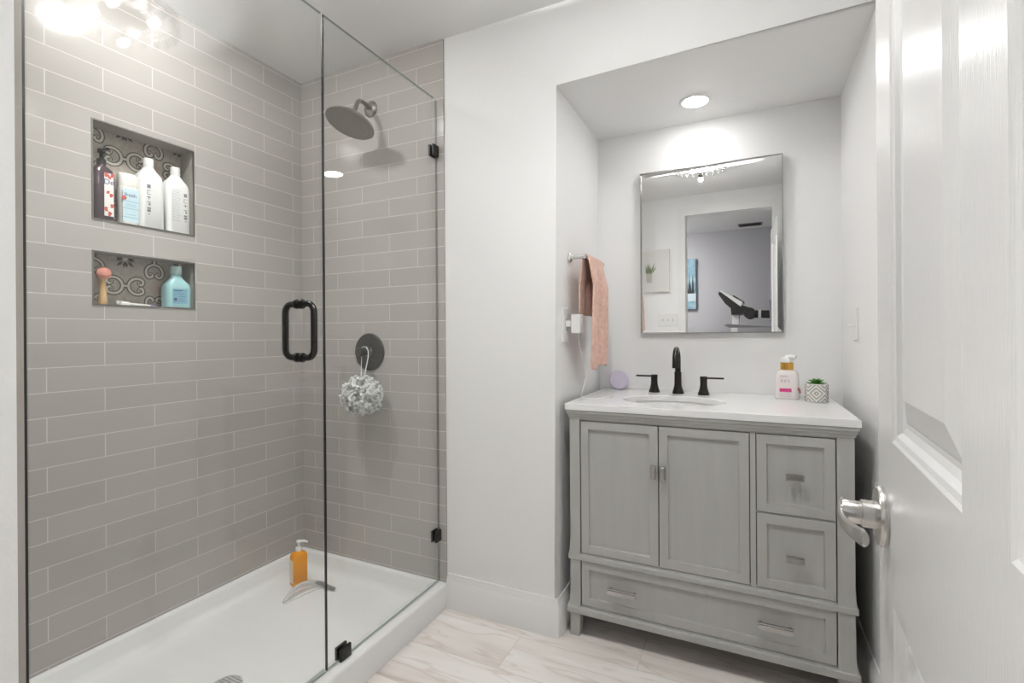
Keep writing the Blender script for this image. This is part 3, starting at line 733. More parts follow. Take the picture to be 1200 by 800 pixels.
    for i in range(4): patch(bm, o[0]+.0306, o[1]-.008, o[1]+.018, o[2]+.028+.009*i, o[2]+.0295+.009*i)
    obj('print_lines', bm, 'navy', lb)
    bm = newbm(); lathe(bm, [(.007, 0), (.007, .0004)], (o[0]+.0307, o[1]-.020, o[2]+.034), 12, (1, 0, 0)); obj('emblem', bm, 'navy', lb)
    # facial brush
    o = (-2.055, 0.934, ZN2)
    t = thing('face_brush', 'pink bristled face brush with a pale wooden handle standing in the lower niche', 'brush', o)
    bm = newbm(); lathe(bm, [(.012, 0), (.0135, .003), (.0125, .030), (.0095, .065), (.0085, .085), (.011, .094)], o, 24); obj('handle', bm, 'wood', t, smooth=True)
    bm = newbm(); lathe(bm, [(.011, 0), (.020, .004), (.0225, .010), (.0220, .020), (.014, .027), (.004, .029)], (o[0]-.010, o[1], o[2]+.114), 28, (1, 0, 0)); obj('bristle_head', bm, 'pink', t, smooth=True)
    # razor and toothbrush lying flat
    o = (-2.050, 1.02, ZN2)
    t = thing('razor', 'white headed razor lying on the lower niche shelf', 'razor', o)
    bm = newbm(); tube(bm, [(-2.046, 1.005, ZN2+.010), (-2.050, 1.03, ZN2+.007), (-2.054, 1.06, ZN2+.006), (-2.058, 1.088, ZN2+.0055)], [.004, .005, .0055, .004], 10); obj('handle', bm, 'label_white', t, smooth=True)
    bm = newbm(); loft(bm, [(.0, .009, .017, .004), (.010, .009, .017, .004), (.016, .004, .014, .003)], .25, (-2.044, .996, ZN2)); obj('head', bm, 'bottle_white', t, smooth=True)
    o = (-2.080, 1.06, ZN2)
    t = thing('toothbrush', 'purple toothbrush lying at the back of the lower niche', 'toothbrush', o)
    bm = newbm(); tube(bm, [(-2.078, 1.005, ZN2+.006), (-2.080, 1.04, ZN2+.0045), (-2.085, 1.09, ZN2+.005), (-2.088, 1.125, ZN2+.006)], [.003, .0035, .0045, .004], 10); obj('handle', bm, mat('purple_plastic', (.25, .17, .45), .3), t, smooth=True)
    bm = newbm(); box(bm, (-2.0805, .985, ZN2+.008), (-2.0735, 1.008, ZN2+.020)); obj('bristles', bm, 'bottle_white', t)
niche_bottles()

# ---------------------------------------------------------------- soap bottle and squeegee in the tray
TZ = 0.0375
def tray_items():
    o = (-1.852, 1.590, TZ+.0005)
    t = thing('soap_bottle', 'amber liquid soap pump bottle standing in the shower tray corner', 'bottle', o)
    rot = -.30
    bm = newbm(); loft(bm, [(0, .023, .031, .010), (.003, .025, .033, .011), (.130, .025, .033, .011), (.142, .022, .029, .012), (.152, .011, .012, .011)], rot, o); obj('body', bm, 'amber', t, smooth=True)
    cs, sn = math.cos(rot), math.sin(rot)
    bm = newbm(); loft(bm, [(.014, .018, .0004, .0003), (.116, .018, .0004, .0003)], rot, (o[0]+.0335*sn, o[1]-.0335*cs, o[2])); obj('front_label', bm, mat('soap_label_front', (.78, .66, .48), .4), t)
    bm = newbm(); lathe(bm, [(.013, .1515), (.013, .166), (.0045, .168), (.0045, .186), (.010, .188), (.010, .196), (.006, .199)], o, 20); obj('pump', bm, 'bottle_white', t, smooth=True)
    bm = newbm(); tube(bm, [(o[0], o[1], o[2]+.192), (o[0]+.020, o[1]+.012, o[2]+.195), (o[0]+.034, o[1]+.020, o[2]+.189)], [.006, .0055, .004], 10); obj('spout', bm, 'bottle_white', t, smooth=True)
    # squeegee: clear curved head, straight blade, grey handle
    o = (-1.74, 1.53, TZ)
    t = thing('squeegee', 'clear shower squeegee with a grey handle lying in the shower tray', 'squeegee', o)
    a, b = Vector((-1.772, 1.440, TZ+.008)), Vector((-1.735, 1.640, TZ+.008))
    bm = newbm(); pts = []
    for i in range(17):
        u = i/16; p = a.lerp(b, u); bow = math.sin(PI*u)
        pts.append(p + Vector((-.030*bow, 0.004*bow, .022*bow)))
    tube(bm, pts, [.004+.007*math.sin(PI*i/16) for i in range(17)], 12); obj('head', bm, 'frosted', t, smooth=True)
    bm = newbm(); tube(bm, [a+Vector((.004, 0, -.005)), a.lerp(b, .5)+Vector((.004, 0, -.005)), b+Vector((.004, 0, -.005))], .0028, 8); obj('blade', bm, 'plastic', t, smooth=True)
    bm = newbm(); h0 = Vector((-1.765, 1.600, TZ+.020))
    tube(bm, [h0, h0+Vector((.03, .006, .000)), h0+Vector((.075, .010, -.008)), h0+Vector((.110, .012, -.0105))], [.006, .008, .0085, .007], 12, flat=1.0); k = obj('handle', bm, 'grey_plastic', t, smooth=True); k['label'] = 'grey handle'
tray_items()

# ---------------------------------------------------------------- vanity
VX0, VX1, VY, VYB = -0.622, 0.300, 1.815, 2.382
def vanity():
    t = thing('vanity_cabinet', 'grey painted bathroom vanity cabinet with two doors and three drawers', 'cabinet', (-0.16, 2.1, 0))
    fd = lambda u, v, d=0.0: (u, VY+d, v)
    bm = newbm()
    box(bm, (VX0+.006, VY+.03, .10), (VX0+.022, VYB, .876)); box(bm, (VX1-.022, VY+.03, .10), (VX1-.006, VYB, .876))
    box(bm, (VX0+.022, VYB-.012, .10), (VX1-.022, VYB, .876)); box(bm, (VX0+.022, VY+.03, .10), (VX1-.022, VYB-.012, .118))
    obj('carcass', bm, 'vanity', t)
    # face frame with openings; near-black sheet stands in for shade in the gaps
    us = [-.582, -.579, .0065, .0280, .2525, .256]
    bm = newbm()
    box(bm, (-.582, VY, .838), (.254, VY+.022, .877)); box(bm, (-.582, VY, .298), (.254, VY+.022, .3245))
    box(bm, (.0095, VY, .3245), (.0265, VY+.022, .838)); box(bm, (.0265, VY, .5745), (.254, VY+.022, .5765))
    box(bm, (-.582, VY, .112), (.254, VY+.022, .1225))
    obj('face_frame', bm, 'vanity', t, bevel=.0008)
    bm = newbm(); box(bm, (-.585, VY+.021, .12), (.256, VY+.024, .86)); obj('gap_shade_sheet', bm, 'vanity_gap', t)
    # corner posts, flared a little above each moulding
    for x0, x1, sg in ((VX0, -.582, -1), (.254, VX1, 1)):
        for y0, y1 in ((VY-.003, VY+.042), (VYB-.042, VYB)):
            bm = newbm(); rows = []
            for z, e in ((.112, .007), (.135, .0035), (.17, .001), (.28, 0), (.300, 0), (.318, .0045), (.345, .0018), (.38, 0), (.877, 0)):
                a, b = (x0-e, x1) if sg < 0 else (x0, x1+e); fy = e*.7 if y0 < 2 else 0
                rows.append([bm.verts.new(p) for p in ((a, y0-fy, z), (b, y0-fy, z), (b, y1, z), (a, y1, z))])
            for r0, r1 in zip(rows, rows[1:]):
                for k in range(4): bm.faces.new((r0[k], r0[(k+1) % 4], r1[(k+1) % 4], r1[k]))
            bm.faces.new(rows[0]); bm.faces.new(rows[-1]); obj('corner_post', bm, 'vanity', t)
            bm = newbm(); a, b = (x0-.003, x1) if sg < 0 else (x0, x1+.003)
            tp = [(a, y0, .092), (b, y0, .092), (b, y1, .092), (a, y1, .092)]; q = .006
            bt = [(a+(q if sg > 0 else 0), y0+(q*.4), 0), (b-(q if sg < 0 else 0), y0+q*.4, 0), (b-(q if sg < 0 else 0), y1-q, 0), (a+(q if sg > 0 else 0), y1-q, 0)]
            A = [bm.verts.new(p) for p in bt]; B = [bm.verts.new(p) for p in tp]
            bm.faces.new(A[::-1]); bm.faces.new(B)
            for k in range(4): bm.faces.new((A[k], A[(k+1) % 4], B[(k+1) % 4], B[k]))
            obj('leg', bm, 'vanity', t, bevel=.002)
    def band(name, z0, z1, e):
        bm = newbm(); y0 = VY-e
        box(bm, (VX0-e, y0, z0), (VX1+e, VY+.012, z1)); box(bm, (VX0-e, VY+.012, z0), (VX0+.012, VYB, z1)); box(bm, (VX1-.012, VY+.012, z0), (VX1+e, VYB, z1))
        obj(name, bm, 'vanity', t, bevel=.004)
    band('waist_moulding', .297, .319, .0085); band('base_moulding', .091, .117, .0125)
    bm = newbm()   # cove moulding under the top
    for i, (e, z0, z1) in enumerate(((.004, .845, .855), (.008, .855, .866), (.012, .866, .8775))):
        box(bm, (VX0-e, VY-e-.003, z0), (VX1+e, VY+.01, z1)); box(bm, (VX0-e, VY+.01, z0), (VX0+.012, VYB, z1)); box(bm, (VX1-.012, VY+.01, z0), (VX1+e, VYB, z1))
    obj('top_moulding', bm, 'vanity', t, bevel=.001)
    def front(name, x0, x1, z0, z1, bw=.030):
        bm = newbm(); y = VY-.001; th = .020
        f = lambda u, v, d=0.0: (u, y+d, v)
        rings_panel(bm, x0, x1, z0, z1, [(0, th), (0, .0015), (.0015, 0), (bw, 0), (bw+.0015, .008), (bw+.006, .0088)], f)
        bm.faces.new([bm.verts.new((a, y+th, b)) for a, b in ((x0, z0), (x0, z1), (x1, z1), (x1, z0))])
        return obj(name, bm, 'vanity', t)
    def pull(par, x, z, w_, h_, bar=False):
        y = VY-.001
        bm = newbm()
        if bar:      # long rectangular pull with stepped face
            box(bm, (x-w_/2+.004, y-.020, z-.006), (x-w_/2+.014, y, z+.006)); box(bm, (x+w_/2-.014, y-.020, z-.006), (x+w_/2-.004, y, z+.006))
            box(bm, (x-w_/2, y-.026, z-h_/2), (x+w_/2, y-.018, z+h_/2)); box(bm, (x-w_/2, y-.030, z-h_/2+.005), (x+w_/2, y-.026, z+h_/2-.005))
        else:
            box(bm, (x-min(w_, .014)/2, y-.014, z-min(h_, .014)/2), (x+min(w_, .014)/2, y, z+min(h_, .014)/2))
            box(bm, (x-w_/2, y-.021, z-h_/2), (x+w_/2, y-.013, z+h_/2)); box(bm, (x-w_/2+.003, y-.025, z-h_/2+.003), (x+w_/2-.003, y-.021, z+h_/2-.003))
        h = obj('handle', bm, 'pewter', par, bevel=.0018); h['label'] = 'silver pewter pull'
    d1 = front('cabinet_door', -.578, -.2890, .327, .8355); pull(d1, -.303, .672, .020, .050)
    d2 = front('cabinet_door', -.2855, .0070, .327, .8355); pull(d2, -.271, .672, .020, .050)
    a = front('drawer', .0290, .2510, .5785, .8355); pull(a, .139, .705, .052, .023)
    b = front('drawer', .0290, .2510, .327, .5725); pull(b, .139, .442, .052, .023)
    d = front('drawer', -.578, .2510, .1245, .2955); pull(d, -.419, .212, .104, .024, True); pull(d, .081, .211, .104, .024, True)
vanity()

SX, SY, SA, SB = -0.267, 2.045, 0.195, 0.150
CZ0, CZ1 = 0.8785, 0.9025
def countertop():
    x0, x1, y0, y1 = -.636, .316, 1.797, 2.3985
    t = thing('countertop', 'white quartz countertop with an undermount oval sink on the grey vanity', 'countertop', (SX, SY, CZ0))
    bm = newbm(); n = 64
    def edge_pt(a):
        dx, dy = math.cos(a), math.sin(a); k = 1e9
        for lim, dd, o in ((x1-SX, dx, 1), (x0-SX, dx, 1), (y1-SY, dy, 1), (y0-SY, dy, 1)):
            if abs(dd) > 1e-9 and lim/dd > 0: k = min(k, lim/dd)
        return (SX+dx*k, SY+dy*k)
    angs = sorted([2*PI*i/n for i in range(n)] + [math.atan2(yy-SY, xx-SX) % (2*PI) for xx in (x0, x1) for yy in (y0, y1)])
    rows = []
    for z, kind in ((CZ0, 'e'), (CZ0, 'o'), (CZ1-.002, 'o'), (CZ1, 'p'), (CZ1, 'f'), (CZ1-.003, 'e')):
        ring = []
        for a in angs:
            if kind in 'ef':
                r = 1/math.sqrt((math.cos(a)/SA)**2+(math.sin(a)/SB)**2) + (.003 if kind == 'f' else 0); p = (SX+r*math.cos(a), SY+r*math.sin(a))
            else:
                p = edge_pt(a)
                if kind == 'p': p = (SX+(p[0]-SX)*.9965, SY+(p[1]-SY)*.9965)
            ring.append(bm.verts.new((*p, z)))
        rows.append(ring)
    m = len(angs); rows.append(rows[0])
    for a, b in zip(rows, rows[1:]):
        for i in range(m): bm.faces.new((a[i], a[(i+1) % m], b[(i+1) % m], b[i]))
    obj('slab', bm, 'quartz', t)
    bm = newbm(); rr = []
    for k in range(11):
        u = k/10; sc = math.cos(u*PI/2*.93)**.55; z = CZ0-.0002-.135*math.sin(u*PI/2)
        rr.append([bm.verts.new((SX+(SA+.004)*sc*math.cos(2*PI*i/48), SY+(SB+.004)*sc*math.sin(2*PI*i/48), z)) for i in range(48)])
    for a, b in zip(rr, rr[1:]):
        for i in range(48): bm.faces.new((a[i], a[(i+1) % 48], b[(i+1) % 48], b[i]))
    bm.faces.new(rr[-1])
    o = obj('sink_basin', bm, 'ceramic', t, smooth=True)
    md = o.modifiers.new('solid', 'SOLIDIFY'); md.thickness = .006; md.offset = -1 if False else 1
    bm = newbm(); lathe(bm, [(.022, 0), (.022, .002), (.016, .003)], (SX, SY, CZ0-.1345), 24); obj('sink_drain', bm, 'black', t)
countertop()
def faucet():
    fx, fy = -.275, 2.288
    t = thing('faucet', 'matte black widespread faucet with gooseneck spout and two lever handles', 'faucet', (fx, fy, CZ1))
    flare = lambda k=1.0: [(.0245*k, 0), (.0245*k, .004), (.0225*k, .010), (.0185*k, .022), (.0155*k, .036), (.0148*k, .048)]
    bm = newbm(); lathe(bm, flare(1.04) + [(.0150, .085), (.0158, .090), (.0158, .094), (.0125, .097)], (fx, fy, CZ1), 28)
    R0 = .043; pts = [(fx, fy, CZ1+.09), (fx, fy, CZ1+.13)] + [(fx, fy-R0+R0*math.cos(a), CZ1+.155+R0*math.sin(a)) for a in [PI*i/14 for i in range(15)]] + [(fx, fy-2*R0-.001, CZ1+.138), (fx, fy-2*R0-.002, CZ1+.118)]
    tube(bm, pts, [.0125]*2+[.0125-.001*math.sin(PI*i/14) for i in range(15)]+[.0128, .0135], 18)
    obj('spout', bm, 'black', t, smooth=True)
    for sg, x, y in ((-1, -.381, 2.305), (1, -.167, 2.276)):
        bm = newbm(); lathe(bm, flare() + [(.0148, .066), (.0155, .068), (.0155, .078), (.0135, .080)], (x, y, CZ1), 28)
        h = obj('handle', bm, 'black', t, smooth=True)
        bm = newbm(); box(bm, (min(x, x+sg*.082), y-.007, CZ1+.0695), (max(x, x+sg*.082), y+.007, CZ1+.0770)); obj('lever', bm, 'black', h, bevel=.002)
faucet()

# ---------------------------------------------------------------- mirror
def mirror(yaw=math.radians(0.85)):
    x0, x1, z0, z1 = -.453, .146, 1.171, 1.934; y0 = 2.370
    t = thing('wall_mirror', 'rectangular wall mirror with a thin metal edge above the vanity', 'mirror', (-.153, YA, z0))
    bm = newbm(); w_ = .004
    box(bm, (x0, y0, z0), (x0+w_, YA-.0005, z1)); box(bm, (x1-w_, y0, z0), (x1, YA-.0005, z1)); box(bm, (x0+w_, y0, z0), (x1-w_, YA-.0005, z0+w_)); box(bm, (x0+w_, y0, z1-w_), (x1-w_, YA-.0005, z1))
    obj('frame', bm, 'pewter', t)
    bm = newbm(); rings_panel(bm, x0+w_, x1-w_, z0+w_, z1-w_, [(0, .008), (0, .0010), (.019, .0006)], lambda u, v, d: (u, y0+.0048+d - (u+.153)*math.tan(yaw), v))
    bm.faces.new([bm.verts.new((a, y0+.0128 - (a+.153)*math.tan(yaw), b)) for a, b in ((x0+w_, z0+w_), (x1-w_, z0+w_), (x1-w_, z1-w_), (x0+w_, z1-w_))])
    obj('mirror_glass', bm, 'mirror', t)
mirror()

# ---------------------------------------------------------------- towel, bar, outlet, switches
def towel_bar():
    xb, zb, ya, yb = -.597, 1.490, 1.945, 2.215
    t = thing('towel_bar', 'short chrome towel bar on the alcove left wall', 'towel bar', (XA, ya, zb))
    for y in (ya, yb):
        bm = newbm(); lathe(bm, [(.021, .0003), (.021, .006), (.017, .011), (.010, .013)], (XA, y, zb), 24, (1, 0, 0)); obj('flange', bm, 'chrome', t, smooth=True)
        bm = newbm(); tube(bm, [(XA+.010, y, zb), (XA+.03, y, zb), (xb+.010, y, zb)], .0085, 14); obj('post', bm, 'chrome', t, smooth=True)
    bm = newbm(); tube(bm, [(xb, ya-.006, zb), (xb, (ya+yb)/2, zb), (xb, yb+.006, zb)], .0075, 14); obj('bar', bm, 'chrome', t, smooth=True)
    # towel folded over the bar: short side to the wall, long side outwards
    o = thing('hand_towel', 'coral pink hand towel draped over the chrome towel bar', 'towel', (xb, 2.07, zb+.012))
    bm = newbm(); nu, nv = 30, 60; rows = []
    Lw, Lo = .235, .46; r0 = .0125
    for j in range(nv+1):
        v = j/nv; s_ = -Lw + v*(Lw+Lo+PI*r0); row = []
        for i in range(nu+1):
            u = i/nu; fold = .011*math.sin(u*9.0+.6)+.005*math.sin(u*21+1.2)
            if s_ < 0: x, z, dn = xb-r0, zb+s_, -s_
            elif s_ < PI*r0: a = s_/r0; x, z, dn = xb-r0*math.cos(a), zb+r0*math.sin(a), 0
            else: dn = s_-PI*r0; x, z = xb+r0, zb-dn
            k = min(1, dn/.12)
            y = 1.955 + u*.225
            if s_ >= PI*r0:
                x += .014*k + fold*k + .012*k*math.sin(u*PI) ; y += -.055*(dn/Lo)*(1-u)*.8 - .02*(dn/Lo)*(1-u) - .018*(dn/Lo)*u; z -= .008*math.sin(u*7)*k*(dn/Lo)
            else:
                x += -.014*k*(1-.3*u) + .5*fold*k; y += -.025*k*(1-u); z -= .01*u*k
            row.append(bm.verts.new((x, y, z)))
        rows.append(row)
    for a, b in zip(rows, rows[1:]):
        for i in range(nu): bm.faces.new((a[i], a[i+1], b[i+1], b[i]))
    c_ = obj('cloth', bm, 'towel', o, smooth=True)
    md = c_.modifiers.new('solid', 'SOLIDIFY'); md.thickness = .007; md.offset = 0
    md = c_.modifiers.new('sub', 'SUBSURF'); md.levels = 1; md.render_levels = 1
towel_bar()
def outlet():
    y, z = 1.885, 1.208
    t = thing('wall_outlet', 'white wall outlet plate on the alcove left wall below the towel', 'outlet', (XA, y, z))
    bm = newbm(); box(bm, (XA, y-.036, z-.070), (XA+.006, y+.036, z+.070)); obj('cover_plate', bm, 'plastic', t, bevel=.002)
    for dz in (-.02, .02):
        bm = newbm(); box(bm, (XA+.006, y-.017, z+dz-.014), (XA+.0075, y+.017, z+dz+.014)); sk = obj('socket', bm, 'bottle_white', t)
        bm = newbm(); box(bm, (XA+.0075, y-.008, z+dz-.004), (XA+.0078, y-.006, z+dz+.006)); box(bm, (XA+.0075, y+.006, z+dz-.004), (XA+.0078, y+.008, z+dz+.006)); obj('slots', bm, 'slot', sk)
    p = thing('power_adapter', 'white plug in power adapter in the outlet with a thin white cord', 'adapter', (XA+.008, y, z+.012))
    bm = newbm(); box(bm, (XA+.0085, y-.013, z-.008), (XA+.028, y+.013, z+.016)); obj('plug', bm, 'bottle_white', p, bevel=.003)
    bm = newbm(); box(bm, (XA+.028, y-.004, z-.034), (XA+.066, y+.046, z+.042)); obj('body', bm, 'plastic', p, bevel=.004)
    bm = newbm(); tube(bm, [(XA+.048, y+.03, z-.034), (XA+.048, y+.045, z-.08), (XA+.056, y+.075, z-.16), (XA+.067, y+.075, z-.215), (XA+.060, y+.05, z-.262), (XA+.052, y+.046, z-.290), (XA+.062, y+.052, CZ1+.0022), (XA+.11, y+.075, CZ1+.0018), (XA+.15, y+.18, CZ1+.0018)], .0015, 8); obj('cord', bm, 'bottle_white', p, smooth=True)
outlet()
def toggle():
    y, z = 2.115, 1.200
    t = thing('light_switch', 'white toggle light switch on the right wall', 'switch', (XR, y, z))
    bm = newbm(); box(bm, (XR-.006, y-.036, z-.058), (XR, y+.036, z+.058)); obj('cover_plate', bm, 'plastic', t, bevel=.002)
    bm = newbm(); loft(bm, [(0, .004, .005, .001), (.018, .0035, .004, .001)], 0, (0, 0, 0))
    bmesh.ops.transform(bm, matrix=Matrix.Translation((XR-.006, y, z)) @ Matrix.Rotation(-PI/2-.35, 4, 'Y'), verts=bm.verts); obj('toggle', bm, 'bottle_white', t)
    # triple plate on the wall behind the camera
    x, z, yy = -.735, 1.300, YD
    t = thing('triple_switch', 'white triple light switch plate beside the doorway, seen in the mirror', 'switch', (x, yy, z))
    bm = newbm(); box(bm, (x-.085, yy, z-.060), (x+.085, yy+.006, z+.060)); obj('cover_plate', bm, 'plastic', t, bevel=.002)
    for dx in (-.046, 0, .046):
        bm = newbm(); box(bm, (x+dx-.005, yy+.006, z-.010), (x+dx+.005, yy+.016, z+.006)); obj('toggle', bm, mat('toggle_shade', (.6, .6, .58), .4), t, bevel=.001)
toggle()

# ---------------------------------------------------------------- things on the counter
def counter_items():
    z = CZ1+.0004
    # lilac disc leaning on the wall
    cc = Vector((-.552, 2.338, z+.0455)); ax = Vector((.36, -.92, .22)).normalized()
    t = thing('round_disc', 'lilac round disc propped on edge in the counter back left corner', 'disc', (cc.x, cc.y, z))
    bm = newbm(); lathe(bm, [(.030, -.026), (.038, -.022), (.0435, -.012), (.0455, 0), (.0450, .004)], cc, 40, ax); obj('shell', bm, 'lilac', t, smooth=True)
    bm = newbm(); lathe(bm, [(.0448, .0042), (.0435, .008), (.038, .0100), (.010, .0105)], cc, 40, ax); obj('face', bm, 'lilac_face', t, smooth=True)
    # lotion pump bottle
    o = (.149, 2.262, z)
    t = thing('lotion_bottle', 'white lotion pump bottle with a gold collar at the counter back right', 'bottle', o)
    rot = -.08
    bm = newbm(); loft(bm, [(0, .040, .022, .018), (.004, .0435, .025, .020), (.100, .0415, .024, .020), (.112, .037, .021, .019), (.118, .026, .017, .016)], rot, o, n=6); obj('body', bm, 'lotion', t, smooth=True)
    bm = newbm(); lathe(bm, [(.0235, .1184), (.0235, .146), (.022, .147)], o, 28); obj('collar', bm, 'gold', t, smooth=True)
    bm = newbm(); lathe(bm, [(.021, .1472), (.022, .150), (.022, .162), (.018, .168)], o, 28); tube(bm, [(o[0], o[1], o[2]+.165), (o[0]+.015, o[1]-.018, o[2]+.170), (o[0]+.030, o[1]-.030, o[2]+.170)], [.012, .010, .007], 12); obj('pump', bm, 'bottle_white', t, smooth=True)
    def fp(u, v, lift=.0006):   # point on the bottle front
        return (o[0]+u*math.cos(rot)+(.0252+lift)*math.sin(rot), o[1]+u*math.sin(rot)-(.0252+lift)*math.cos(rot), o[2]+v)
    def fpatch(bm, u0, u1, v0, v1, lift):
        a = [bm.verts.new(fp(u, v, lift)) for u, v in ((u0, v0), (u1, v0), (u1, v1), (u0, v1))]; b = [bm.verts.new(fp(u, v, -.0015)) for u, v in ((u0, v0), (u1, v0), (u1, v1), (u0, v1))]
        bm.faces.new(a); bm.faces.new(b[::-1])
        for k in range(4): bm.faces.new((a[k], b[k], b[(k+1) % 4], a[(k+1) % 4]))
    bm = newbm(); fpatch(bm, -.026, .016, .030, .044, .0006); lb = obj('label', bm, 'magenta', t); lb['label'] = 'magenta label bar'
    bm = newbm(); fpatch(bm, -.024, .004, .090, .096, .0003)
    for i in range(3): fpatch(bm, -.022+.012*i, -.014+.012*i, .068, .080, .0003)
    pm = mat('lotion_print', (.62, .52, .56), .5); obj('lettering', bm, pm, t)
    bm = newbm()
    for i in range(2): fpatch(bm, -.026, .012, .012+.007*i, .0135+.007*i, .0003)
    obj('fine_print', bm, pm, t)
    bm = newbm(); k = Vector((o[0]+.041, o[1]-.012, o[2]+.036)); lathe(bm, [(.016, -.002), (.016, .0012)], k, 20, (.85, -.52, 0), sx=.5, sy=1.0); 
    obj('side_print', bm, 'lotion_pink', t)
    # succulent
    o = (.245, 2.212, z)
    t = thing('potted_succulent', 'small green succulent in a white pot with grey diamond pattern', 'plant', o)
    bm = newbm(); lathe(bm, [(.0355, 0), (.0375, .002), (.0378, .068), (.0372, .070), (.0345, .070), (.0340, .060)], o, 48, cap=False); bm.faces.new([bm.verts.new((o[0]+.0355*math.cos(2*PI*i/32), o[1]+.0355*math.sin(2*PI*i/32), o[2])) for i in range(32)])
    pt = obj('pot', bm, 'pot', t, smooth=True)
    bm = newbm()
    def on_pot(a, v, e=.0004): return Vector((o[0]+(.0378+e)*math.cos(a), o[1]+(.0378+e)*math.sin(a), o[2]+v))
    for q in range(4):
        ac = -PI/2 - .12 + q*PI/2
        for k in range(1, 5):
            d = .0140*k - .007
            cor = [(d/.0378, 0), (0, d), (-d/.0378, 0), (0, -d)]
            for i in range(4):
                (a0, v0), (a1, v1) = cor[i], cor[(i+1) % 4]; pts = []
                for j in range(25):
                    u = j/24; v = .035+v0+(v1-v0)*u; aa = a0+(a1-a0)*u
                    if .002 < v < .068 and abs(aa) <= PI/4+.01: pts.append(on_pot(ac+aa, v))
                if len(pts) > 1: tube(bm, pts, .0018, 5)
    obj('pattern', bm, 'pot_line', pt)
    bm = newbm(); lathe(bm, [(.0342, .060), (.0342, .063)], o, 24); obj('soil', bm, 'soil', t)
    rnd = random.Random(5)
    for ring, (n, L, tilt, z0) in enumerate(((9, .036, .40, .064), (8, .030, .75, .067), (6, .022, 1.1, .071), (3, .014, 1.4, .074))):
        for i in range(n):
            a = 2*PI*(i+.5*(ring % 2))/n + rnd.uniform(-.12, .12); tl = tilt+rnd.uniform(-.08, .08)
            d = Vector((math.cos(a)*math.cos(tl), math.sin(a)*math.cos(tl), math.sin(tl))); sd = Vector((-math.sin(a), math.cos(a), 0)); nn = d.cross(sd)*-1
            bm = newbm(); rows = []
            for j in range(9):
                u = j/8; wd = .0085*math.sin(PI*(.12+.80*u))**.8*(1 if u < .99 else .2); th = .0032*(1-.6*u); p = Vector((o[0], o[1], o[2]+z0)) + d*(L*u) + nn*(.006*u*u)
                rows.append([bm.verts.new(p + sd*(wd*math.cos(b)) + nn*(th*math.sin(b))) for b in [2*PI*k/8 for k in range(8)]])
            for r0, r1 in zip(rows, rows[1:]):
                for k in range(8): bm.faces.new((r0[k], r0[(k+1) % 8], r1[(k+1) % 8], r1[k]))
            bm.faces.new(rows[0]); bm.faces.new(rows[-1])
            obj('leaf', bm, 'leaf' if (i+ring) % 3 else 'leaf_light', t, smooth=True)
counter_items()

# ---------------------------------------------------------------- lamps
def downlight(x, y, z, r, em, label):
    t = thing('recessed_light', label, 'ceiling light', (x, y, z), 'recessed ceiling downlights')
    bm = newbm(); lathe(bm, [(r+.014, -.0002), (r+.014, -.003), (r+.010, -.006), (r, -.006), (r-.002, -.003), (r-.002, -.0002)], (x, y, z), 40, cap=False); obj('trim_ring', bm, 'plastic', t, smooth=True)
    dr = .026 if em == 'led_shower' else .009; q = r-.002     # lens shaped as a dome so its light grazes the ceiling
    bm = newbm(); lathe(bm, [(q, -.003), (q, -.003-dr*.45), (q*.86, -.003-dr*.8), (q*.5, -.003-dr*.96), (q*.05, -.003-dr)], (x, y, z), 40); obj('lens', bm, em, t, smooth=True)
    if em == 'led_shower':
        ld = bpy.data.lights.new('downlight_beam', 'SPOT'); ld.energy = W_SPOT; ld.color = C_LIGHT; ld.spot_size = math.radians(100); ld.spot_blend = 1.0; ld.shadow_soft_size = r
        lo = bpy.data.objects.new('downlight_beam', ld); COL.objects.link(lo); lo.parent = t; lo.location = (0, 0, -.034)
downlight(-.185, 2.175, ZS, .050, 'led_alcove', 'lit recessed downlight in the alcove ceiling above the mirror')
downlight(-1.60, 0.98, ZC, .062, 'led_shower', 'lit domed downlight over the shower, seen as a reflection in the glass')
